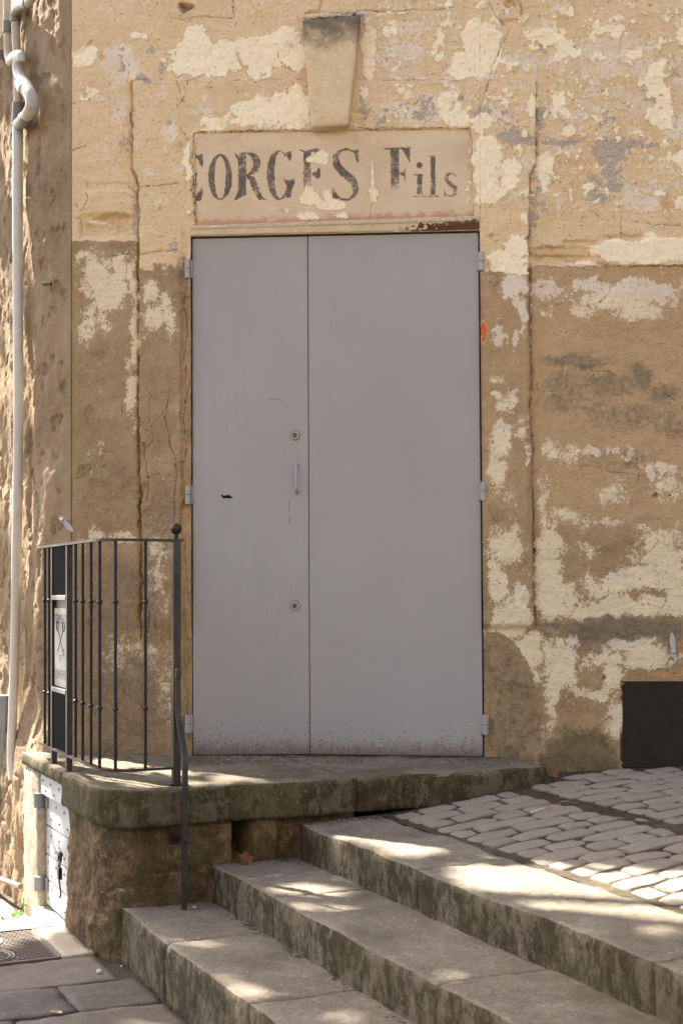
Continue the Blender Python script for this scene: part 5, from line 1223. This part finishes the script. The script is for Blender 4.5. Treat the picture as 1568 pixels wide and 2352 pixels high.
tube('branch_pipe', smooth_path([LP(90, -30, .05), LP(66, 6, .05), LP(46, 18, .05), LP(37, 34, .05), LP(37, 70, .05), LP(39, 120, .045), LP(41, 200, .04), LP(43, 250, .045)], 6), 0.0205, M_PVCW, pipe, 14)
tube('branch_elbow', smooth_path([LP(64, 8, .05), LP(46, 17, .05), LP(37, 34, .05), LP(36.5, 52, .05)], 5), 0.026, M_PVCG, pipe, 16)
vent_pipe = empty('vent_pipe', LWP(18, 130, 0.05), 'narrow grey plastic pipe coming down beside the white drain pipe', 'pipe')
tube('pipe_run', smooth_path([LP(17, -50), LP(17.5, 60), LP(19, 118), LP(23, 140, .06)], 5), 0.020, M_PVCW, vent_pipe, 14)
tube('sleeve', [LP(18, 50), LP(18.3, 76)], 0.0245, M_PVCG, vent_pipe, 16); tube('sleeve', [LP(-12, 122), LP(6, 126), ], 0.026, M_PVCG, vent_pipe, 16)
low = empty('lower_drain_pipe', LWP(6, 1990, 0.04), 'dark grey drain pipe with a bracket near the street beside the landing', 'pipe')
tube('pipe_run', smooth_path([LP(9, 1597, .05), LP(7, 1690, .05), LP(0, 1800, .05), LP(-8, 1900, .05), LP(-14, 2010, .05)], 5), 0.026, M_HATCHIRON, low, 16)
tube('bracket', [LP(6.5, 1658, .05), LP(6, 1670, .05)], 0.031, M_ALU, low, 18)
tube('ground_pipe', smooth_path([LP(-30, 2012, .10), LP(10, 2022, .10), LP(48, 2036, .10)], 4), 0.013, M_PVCG, low, 12)

# ------------------------------------------------------------------ small iron fittings
def shutter_dog(a, b, piv, off, label, fn):
    o = empty('shutter_hook', fn(*piv, 0), label, 'hook', 'hooks that hold the shutters')
    p = Vector(fn(*piv, off)); q = Vector(fn(*b, off)); r0 = Vector(fn(*a, off)); d = (q-r0).normalized(); n = WN; sd = d.cross(n).normalized()
    L = (q-r0).length; prof = [(0, .006), (.08, .010), (.2, .0115), (.33, .009), (.55, .0125), (.75, .0115), (.9, .007), (1, .0015)]
    V = []; F = []
    for u, w in prof:
        c = r0+d*L*u
        for s1, s2 in ((-1, -1), (1, -1), (1, 1), (-1, 1)): V.append(c+sd*w*s1+n*0.0035*s2)
    for i in range(len(prof)-1):
        for k in range(4): F.append((i*4+k, i*4+(k+1) % 4, i*4+4+(k+1) % 4, i*4+4+k))
    F += [(3, 2, 1, 0), tuple(range(len(V)-4, len(V)))]
    poly('hook_blade', V, F, M_HOOK, o)
    tube('hook_pin', [p-n*0.10, p+n*0.008], 0.0055, M_HOOK, o); sphere('hook_rivet', p+n*0.008, 0.0085, M_HOOK, o, seg=12)
shutter_dog((145, 1188), (176, 1223), (151, 1196), 0.055, 'pale grey shutter hook slanting out above the railing', WP)
shutter_dog((1544, 1511), (1539, 1452), (1544, 1497), 0.03, 'pale grey shutter hook standing upright above the black vent mesh', WP)
clip = empty('wall_clip', LWP(110, 652), 'small black iron clip nailed into the rough wall beside the pipe', 'clip')
box_bar('clip_blade', LWP(99, 653, .035), LWP(118, 652, .05), 0.014, 0.006, (0, 0, 1), M_BLACK, clip); box_bar('clip_tail', LWP(117, 648, .05), LWP(117, 656, .05), 0.008, 0.012, DIR_S, M_BLACK, clip)

# ------------------------------------------------------------------ vent screen
vent = empty('vent_screen', WP(1500, 1755), 'black wire mesh over the cellar vent at the foot of the wall', 'vent')
x0, x1, y0, y1 = 1424, 1800, 1566, 1762
V = []; F = []
def strip(a, b, w, side):
    n0 = len(V); sd = Vector(side)*w/2; V.extend([a-sd, a+sd, b+sd, b-sd]); F.append((n0, n0+1, n0+2, n0+3))
pw = 3.1
y = y0
while y < y1: strip(WP(x0+random.uniform(-1, 1), y, 0.004), WP(x1, y, 0.004), 0.0042, (0, 0, 1)); y += pw
x = x0
while x < x1: strip(WP(x, y0, 0.006), WP(x, y1, 0.006), 0.0042, WU); x += pw
sc = poly('mesh_wire', V, F, M_SCREEN, vent); tag(sc, kind='stuff')
poly('vent_void', [WP(x0+9, y0+10, -0.085), WP(x1, y0+10, -0.085), WP(x1, y1+30, -0.085), WP(x0+9, y1+30, -0.085)], [(0, 1, 2, 3)], M_DARK, vent)
box_bar('mesh_edge', WP(x0, y0, 0.005), WP(x1, y0, 0.005), 0.006, 0.006, (0, 0, 1), M_SCREEN, vent, 0)

# ------------------------------------------------------------------ manhole cover
cov = empty('manhole_cover', ST(1.0, 5.71, Z_STREET), 'square cast iron inspection cover with ring and herringbone pattern in the street slabs', 'manhole cover')
s0, s1, t0, t1 = 0.745, 1.262, 5.455, 5.965; zc = float(street_z(5.7))
box_bar('frame', ST((s0+s1)/2, t0, zc-0.03), ST((s0+s1)/2, t1, zc-0.03), s1-s0, 0.05, DIR_S, M_CAST, cov, 0.002)
for a, b in (((s0, t0), (s1, t0)), ((s0, t1), (s1, t1)), ((s0, t0), (s0, t1)), ((s1, t0), (s1, t1))): box_bar('rim', ST(*a, zc-0.004), ST(*b, zc-0.004), 0.012, 0.010, (0, 0, 1), M_CAST, cov, 0.001)
bm = bmesh.new()
for i in range(30):
    for j in range(22):
        s = s0+0.022+i*(s1-s0-0.044)/29; t = t0+0.022+j*(t1-t0-0.044)/21
        if any(abs(math.hypot(s-1.0, t-tc)-0.105) < 0.018 or math.hypot(s-1.0, t-tc) < 0.03 for tc in (5.585, 5.83)): continue
        d = (DIR_S+DIR_T*(0.45 if j % 2 else -0.45)).normalized(); n = Vector((-d.y, d.x, 0)); c = ST(s, t, zc-0.0015)
        vs = [bm.verts.new(c+d*a*0.0085+n*b*0.0042+Vector((0, 0, h))) for h in (-0.006, 0.0) for a, b in ((-1, -1), (1, -1), (1, 1), (-1, 1))]
        bm.faces.new(vs[4:]); 
        for k in range(4): bm.faces.new((vs[k], vs[(k+1) % 4], vs[(k+1) % 4+4], vs[k+4]))
tr = bm_obj('tread_pattern', bm, M_CAST, cov); tag(tr, kind='stuff')
for tc in (5.585, 5.83):
    for r in (0.112, 0.096): tube('ring', [ST(1.0+r*math.cos(2*math.pi*i/48), tc+r*math.sin(2*math.pi*i/48), zc-0.004) for i in range(48)], 0.0045, M_CAST, cov, 8, True)

# ------------------------------------------------------------------ leaves, litter, crumbs
def maple(name, c, size, rot, tilt, mat, label, cat='leaf', group=None, curl=0.3):
    pts = []
    for i in range(20):
        a = 2*math.pi*i/20; lobes = 0.62+0.38*abs(math.cos(2.5*a)); pts.append((lobes*math.cos(a), lobes*math.sin(a)))
    M = Matrix.Translation(Vector(c)) @ Matrix.Rotation(rot, 4, 'Z') @ Matrix.Rotation(tilt, 4, 'X')
    V = [M @ Vector((0, 0, 0))]+[M @ Vector((x*size, y*size, size*curl*(x*x+y*y)*(1 if i % 2 else 0.35))) for i, (x, y) in enumerate(pts)]
    F = [(0, i+1, (i+1) % 20+1) for i in range(20)]
    o = empty(name, c, label, cat, group)
    poly('blade', V, F, mat, o); tube('stalk', [M @ Vector((0, 0, 0)), M @ Vector((-size*0.8, 0, 0.004)), M @ Vector((-size*1.3, size*.1, 0.003))], 0.0012, mat, o, 6)
    return o
maple('fallen_leaf', ST(1.962, 5.285, Z2+0.014), 0.036, 0.7, 0.75, M_LEAFB, 'curled brown leaf lying under the hole in the landing base')
maple('fallen_leaf', ST(2.115, 5.27, Z2+0.012), 0.030, 2.0, 0.6, M_LEAFB, 'small brown leaf tucked against the top step riser')
maple('fallen_leaf', ST(3.43, 5.36, float(ground_z(3.43))+0.016), 0.034, 0.4, 0.9, M_LEAFB, 'reddish brown leaf at the right end of the landing on the cobbles')
maple('fallen_leaf', ST(1.30, 6.36, -0.735), 0.04, 1.2, 0.3, M_LEAFB, 'brown leaf under the green weed beside the hatch')
maple('fallen_leaf', ST(1.16, 6.50, -0.75), 0.03, 0.2, 0.4, M_LEAFB, 'rust coloured leaf at the foot of the rough wall')
weed = empty('weed', ST(1.27, 6.32, -0.74), 'small green weed growing beside the studded hatch', 'weed')
for i, (ds, dt, dz, sz) in enumerate(((0.0, 0.0, .06, .030), (-0.045, 0.03, .035, .026), (0.04, 0.05, .09, .026), (-0.02, -0.06, .03, .024), (0.02, 0.08, .05, .02))):
    c = ST(1.27+ds, 6.32+dt, -0.735+dz); pts = [(0.62+0.38*abs(math.cos(2.5*2*math.pi*k/15)), 2*math.pi*k/15) for k in range(15)]
    M = Matrix.Translation(c) @ Matrix.Rotation(i*1.3, 4, 'Z') @ Matrix.Rotation(0.5, 4, 'X')
    poly('leaf', [M @ Vector((0, 0, 0))]+[M @ Vector((r*sz*math.cos(a), r*sz*math.sin(a), 0.006*(k % 2))) for k, (r, a) in enumerate(pts)], [(0, k+1, (k+1) % 15+1) for k in range(15)], M_LEAFG, weed)
    tube('stem', [ST(1.27, 6.33, -0.76), c], 0.0015, M_LEAFG, weed, 6)
butt = empty('cigarette_butt', ST(1.09, 4.80, Z_STREET), 'orange cigarette butt lying on the dark street slabs', 'cigarette butt')
tube('filter', [ST(1.065, 4.745, Z_STREET+0.005), ST(1.088, 4.728, Z_STREET+0.005)], 0.0045, M_FILT, butt, 10); tube('paper', [ST(1.088, 4.728, Z_STREET+0.005), ST(1.098, 4.720, Z_STREET+0.005)], 0.0044, M_BUTT, butt, 10)
zc2 = float(ground_z(3.02)); cg = empty('cigarette', ST(3.02, 4.78, zc2), 'crushed cigarette with orange filter lying on the cobbles', 'cigarette butt')
tube('paper', [ST(2.93, 4.73, zc2+0.003), ST(3.00, 4.745, zc2+0.012)], 0.0024, M_BUTT, cg, 10); tube('filter', [ST(3.00, 4.745, zc2+0.012), ST(3.035, 4.752, zc2+0.010)], 0.0034, M_FILT, cg, 10)
def crumb(s, t, z, r, seed, label):
    o = rubble('plaster_crumb', [ST(s, t, z+r*0.4)], r, M_CRUMB, None, seed, (1.2, 1, 0.7)); tag(o, label, 'crumb', 'plaster crumbs'); return o
crumb(1.73, 5.225, Z1, 0.011, 1, 'white plaster crumb on the lowest step by the descending post'); crumb(1.345, 5.18, Z_STREET, 0.010, 2, 'white plaster crumb on the street by the landing base'); crumb(1.44, 5.22, Z_STREET, 0.008, 4, 'pale crumb in the corner of street and lowest step')
crumb(1.18, 4.2, Z_STREET, 0.007, 5, 'pale crumb lying alone on the dark street slab')
# grit blown against the door foot and along the landing
g = []
for i in range(520):
    px = random.uniform(445, 1230); d = abs(random.gauss(0, 0.035)) if random.random() < 0.75 else random.uniform(0, 0.3)
    p = WP(px, 1737, 0.012+d); s = CP*p.x+SP*p.y; t = -SP*p.x+CP*p.y
    if t > 5.30 and s < 3.30: g.append(Vector((p.x, p.y, 0.002)))
tag(rubble('door_grit', g, 0.0042, M_GRIT, None, 8, (1.4, 1, 0.5)), 'dark grit and leaf crumbs swept against the foot of the grey door', 'grit', None, 'stuff')
g = []
for i in range(420):
    s = random.uniform(2.2, 3.45); g.append(ST(s, 5.25-abs(random.gauss(0, 0.03)), float(ground_z(s))+random.uniform(-.012, .0)))
for i in range(260): g.append(ST(random.choice([S2-0.008, S1-0.008])-abs(random.gauss(0, .012)), random.uniform(2.5, 5.28), 0))
g = [Vector((p.x, p.y, p.z if p.z != 0 else (Z1 if (CP*p.x+SP*p.y) > 1.6 else Z_STREET))) for p in g]
tag(rubble('step_grit', g, 0.0045, M_GRIT, None, 9, (1.4, 1.2, 0.6)), 'brown earth and debris gathered along the landing front and step feet', 'grit', None, 'stuff')

# small specks of plaster and leaf on the landing, and chips in the step corners
g = []
for i in range(45):
    s_ = random.uniform(1.5, 3.25); t_ = random.uniform(5.33, wall_t(s_)-0.04); g.append(ST(s_, t_, 0.0015))
for i in range(40):
    k = random.choice([(S1+0.02, S2-0.02, Z1), (S2+0.02, S3-0.02, Z2), (S3+0.02, S_COB-0.02, Z3+0.006)]); g.append(ST(random.uniform(k[0], k[1]), random.uniform(2.6, 5.2), k[2]+0.0015))
tag(rubble('pale_grit', g, 0.0028, M_CRUMB, None, 12, (1.5, 1, 0.5)), 'pale plaster specks scattered over the landing and treads', 'grit', None, 'stuff')
# ------------------------------------------------------------------ house added across the street, unseen behind the viewer, to throw warm light back
def across():
    h = empty('added_house', (2, -6.0, -0.66), 'unseen sunlit pale stone house added across the street for its warm bounce light', 'house')
    y = -6.0; x0, x1, z0, z1 = -5.0, 11.0, -0.9, 10.0
    cols = [-3.6, -1.0, 1.6, 4.2, 6.8, 9.2]; rows = [(3.6, 5.6), (6.8, 8.4)]
    xs = sorted([x0, x1]+[c-0.55 for c in cols]+[c+0.55 for c in cols]); zs_ = sorted([z0, z1]+[a for r in rows for a in r])
    bm = bmesh.new()
    hole = lambda x, z: any(abs(x-c) < 0.55 for c in cols) and any(a < z < b for a, b in rows)
    for i in range(len(xs)-1):
        for j in range(len(zs_)-1):
            xm, zm = (xs[i]+xs[i+1])/2, (zs_[j]+zs_[j+1])/2
            if hole(xm, zm):
                yb = y-0.22
                for q in (((xs[i], y, zs_[j]), (xs[i], yb, zs_[j]), (xs[i], yb, zs_[j+1]), (xs[i], y, zs_[j+1])), ((xs[i+1], y, zs_[j]), (xs[i+1], y, zs_[j+1]), (xs[i+1], yb, zs_[j+1]), (xs[i+1], yb, zs_[j])), ((xs[i], y, zs_[j]), (xs[i+1], y, zs_[j]), (xs[i+1], yb, zs_[j]), (xs[i], yb, zs_[j])), ((xs[i], y, zs_[j+1]), (xs[i], yb, zs_[j+1]), (xs[i+1], yb, zs_[j+1]), (xs[i+1], y, zs_[j+1]))):
                    bm.faces.new([bm.verts.new(v) for v in q])
            else:
                bm.faces.new([bm.verts.new(v) for v in ((xs[i], y, zs_[j]), (xs[i], y, zs_[j+1]), (xs[i+1], y, zs_[j+1]), (xs[i+1], y, zs_[j]))])
    for q in (((x0, y, z0), (x0, y-7, z0), (x0, y-7, z1), (x0, y, z1)), ((x1, y, z0), (x1, y, z1), (x1, y-7, z1), (x1, y-7, z0)), ((x0, y, z1), (x0, y-7, z1), (x1, y-7, z1), (x1, y, z1))): bm.faces.new([bm.verts.new(v) for v in q])
    bm_obj('wall', bm, M_ACROSS, h)
    for c in cols:
        for a, b in rows:
            w = box_bar('window', (c, y-0.20, a), (c, y-0.20, b), 1.08, 0.05, (1, 0, 0), M_PLANK, h, 0)
            for k in (-1, 1): box_bar('pane', (c+k*0.26, y-0.172, a+0.08), (c+k*0.26, y-0.172, b-0.08), 0.42, 0.01, (1, 0, 0), M_GLASS, w, 0)
            box_bar('sill', (c-0.65, y+0.05, a-0.05), (c+0.65, y+0.05, a-0.05), 0.20, 0.09, (0, 1, 0), M_KERB, h, 0.004)
    sf = box_bar('added_dark_front', (x0, y+0.06, 0.95), (x1, y+0.06, 0.95), 0.14, 3.7, (0, 1, 0), M_DARKFRONT, h, 0.01)  # dark band added along the house foot to cut light on the lower wall
    box_bar('cornice', (x0, y+0.10, z1-0.15), (x1, y+0.10, z1-0.15), 0.45, 0.28, (0, 1, 0), M_KERB, h, 0.01)
M_ACROSS = paint_material('sunlit_limestone', (0.64, 0.54, 0.43), 0.95, 0.0, 0.10, 0.002, spec=0.1)
M_DARKFRONT = paint_material('dark_green_front', (0.030, 0.050, 0.040), 0.5, 0.0, 0.2)
M_GLASS = paint_material('window_glass', (0.03, 0.035, 0.04), 0.08, 0.0, 0.1, spec=0.5)
across()

# ------------------------------------------------------------------ plane tree up the street whose crown dapples the steps
def hit_px(P):
    """where a leaf's shadow lands, as picture position"""
    v = np.array(SUN_V); out = np.full((len(P), 2), -1e4); done = np.zeros(len(P), bool)
    def test(zf, cond):
        lam = (zf-P[:, 2])/v[2]; H = P+lam[:, None]*v; s = CP*H[:, 0]+SP*H[:, 1]; t = -SP*H[:, 0]+CP*H[:, 1]
        ok = cond(s, t) & ~done
        out[ok, 0] = CX+FPX*H[ok, 0]/np.maximum(H[ok, 1], 0.3); out[ok, 1] = HY-FPX*(H[ok, 2]-CAMZ)/np.maximum(H[ok, 1], 0.3); done[ok] = True
    test(0.0, lambda s, t: (s > 1.37) & (s < 3.43) & (t > 5.25))
    test(-0.10, lambda s, t: (s > 2.9) & (t < 5.25)); test(Z3, lambda s, t: (s > S3) & (t < 5.25)); test(Z2, lambda s, t: (s > S2) & (t < 5.3)); test(Z1, lambda s, t: (s > S1) & (t < 5.3)); test(Z_STREET, lambda s, t: s < 1.5)
    return out
LIT = [(10, 2092, 150, 58, 1), (100, 1915, 62, 170, .95), (420, 1768, 240, 40, .95), (200, 1850, 60, 60, .8),
       (890, 1942, 120, 36, 1), (705, 1900, 30, 14, .9), (1120, 2005, 90, 30, 1), (1400, 2030, 280, 76, 1), (1050, 1952, 60, 14, .9), (1540, 2135, 70, 30, 1), (1300, 2075, 60, 20, .6),
       (700, 2056, 95, 24, 1), (765, 2082, 90, 16, .95), (765, 2022, 45, 12, .8), (960, 2160, 60, 22, .5), (1150, 2240, 90, 26, .6), (1000, 2250, 60, 20, .5),
       (450, 2160, 60, 20, 1), (530, 2222, 85, 26, .9), (545, 2282, 50, 22, .95), (625, 2186, 35, 15, .7), (700, 2270, 50, 20, .6), (820, 2330, 70, 22, .7), (1420, 2240, 80, 24, .5), (300, 2345, 140, 20, .9), (330, 2130, 30, 12, .5)]
def leaf_cloud(P, g, tree, lo=0.055, hi=0.10):
    n = len(P)
    k = 7; ang = np.arange(k)*2*np.pi/k
    sz = g.uniform(lo, hi, n); Nn = g.normal(0, 1, (n, 3)); Nn[:, 2] = np.abs(Nn[:, 2])+0.8; Nn /= np.linalg.norm(Nn, axis=1, keepdims=True)
    U = np.cross(Nn, g.normal(0, 1, (n, 3))); U /= np.linalg.norm(U, axis=1, keepdims=True); W = np.cross(Nn, U)
    rad = np.where(np.arange(k) % 2 == 0, 1.0, 0.62)
    V = P[:, None, :]+sz[:, None, None]*(U[:, None, :]*(np.cos(ang)*rad)[None, :, None]+W[:, None, :]*(np.sin(ang)*rad)[None, :, None])
    o = link('crown', mesh_fast('crown', V.reshape(-1, 3), np.arange(n*k).reshape(n, k), False), M_TREELEAF, tree); o['kind'] = 'stuff'
def plane_tree():
    tree = empty('plane_tree', (-6.6, 9.6, -0.9), 'tall plane tree up the street whose crown dapples the steps, out of the picture', 'tree')
    tr = tube('trunk', smooth_path([(-6.6, 9.6, -0.95), (-6.55, 9.6, 1.5), (-6.4, 9.5, 3.5), (-6.0, 9.3, 5.2), (-5.2, 8.9, 6.6)], 5), [0.32]*6+[0.27]*6+[0.22]*5+[0.17]*4, M_BARK, tree, 14)
    for e in ((-2.9, 7.6, 6.6), (-3.9, 9.4, 8.0), (-4.6, 6.9, 7.4), (-6.9, 10.4, 8.2), (-3.2, 8.3, 7.6)):
        a = Vector((-5.7, 9.15, 5.8)); e = Vector(e); tube('limb', smooth_path([a, a.lerp(e, 0.5)+Vector((0, 0, 0.35)), e], 4), [0.12-0.012*k for k in range(9)], M_BARK, tree, 8)
    g = np.random.default_rng(5)
    N = 36000
    P = np.stack([g.uniform(-7.2, -1.9, N), g.uniform(5.4, 11.2, N), g.uniform(5.3, 8.4, N)], -1)
    clump = fbm3(P, 0.9, 4001, 3); c = np.array([-4.2, 8.3, 6.9])
    r = np.sqrt((((P-c)/np.array([2.7, 2.8, 1.7]))**2).sum(1))
    keep = (r < 1.0) & (clump > -0.30)
    # stay off the house
    rel = P[:, :2]-np.array([C0.x, C0.y]); keep &= (rel@np.array([LN.x, LN.y])) > 0.25
    H = hit_px(P); lit = np.zeros(N)
    for cx, cy, rx, ry, st in LIT:
        q = np.hypot((H[:, 0]-cx)/rx, (H[:, 1]-cy)/ry); lit = np.maximum(lit, st*np.clip((1.38-q)/0.25, 0, 1))
    keep &= g.uniform(0, 1, N) > lit  # leaves dropped to leave gaps where the sun patches are wanted
    keep &= ~((H[:, 0] < 60) & (H[:, 1] < 2190) & (g.uniform(0, 1, N) < 0.7))
    leaf_cloud(P[keep], g, tree)
plane_tree()

def shade_tree():  # unseen tree added overhead to hold skylight off the steps
    tree = empty('added_shade_tree', (4.6, -1.6, -0.9), 'spreading tree added out of the picture to shade the steps from the sky', 'tree')
    tube('trunk', smooth_path([(4.6, -1.6, -0.95), (4.55, -1.6, 1.5), (4.3, -1.4, 3.5), (3.6, -1.0, 5.4), (2.8, -0.4, 7.0)], 5), [0.30]*6+[0.25]*6+[0.20]*5+[0.15]*4, M_BARK, tree, 14)
    for e in ((-0.5, 1.2, 7.2), (1.2, 2.6, 7.4), (0.6, -2.2, 7.8), (4.6, 1.4, 7.6), (3.6, -3.0, 7.9)):
        a = Vector((3.4, -0.9, 5.8)); e = Vector(e); tube('limb', smooth_path([a, a.lerp(e, 0.5)+Vector((0, 0, 0.35)), e], 4), [0.12-0.012*k for k in range(9)], M_BARK, tree, 8)
    g = np.random.default_rng(15); N = 9000; c = np.array([1.8, 0.2, 7.6])
    P = c+g.uniform(-1, 1, (N, 3))*np.array([4.2, 3.6, 1.9]); r = np.sqrt((((P-c)/np.array([4.2, 3.6, 1.9]))**2).sum(1))
    leaf_cloud(P[(r < 1) & (fbm3(P, 0.8, 4101, 3) > -0.15)], g, tree, 0.09, 0.15)
shade_tree()
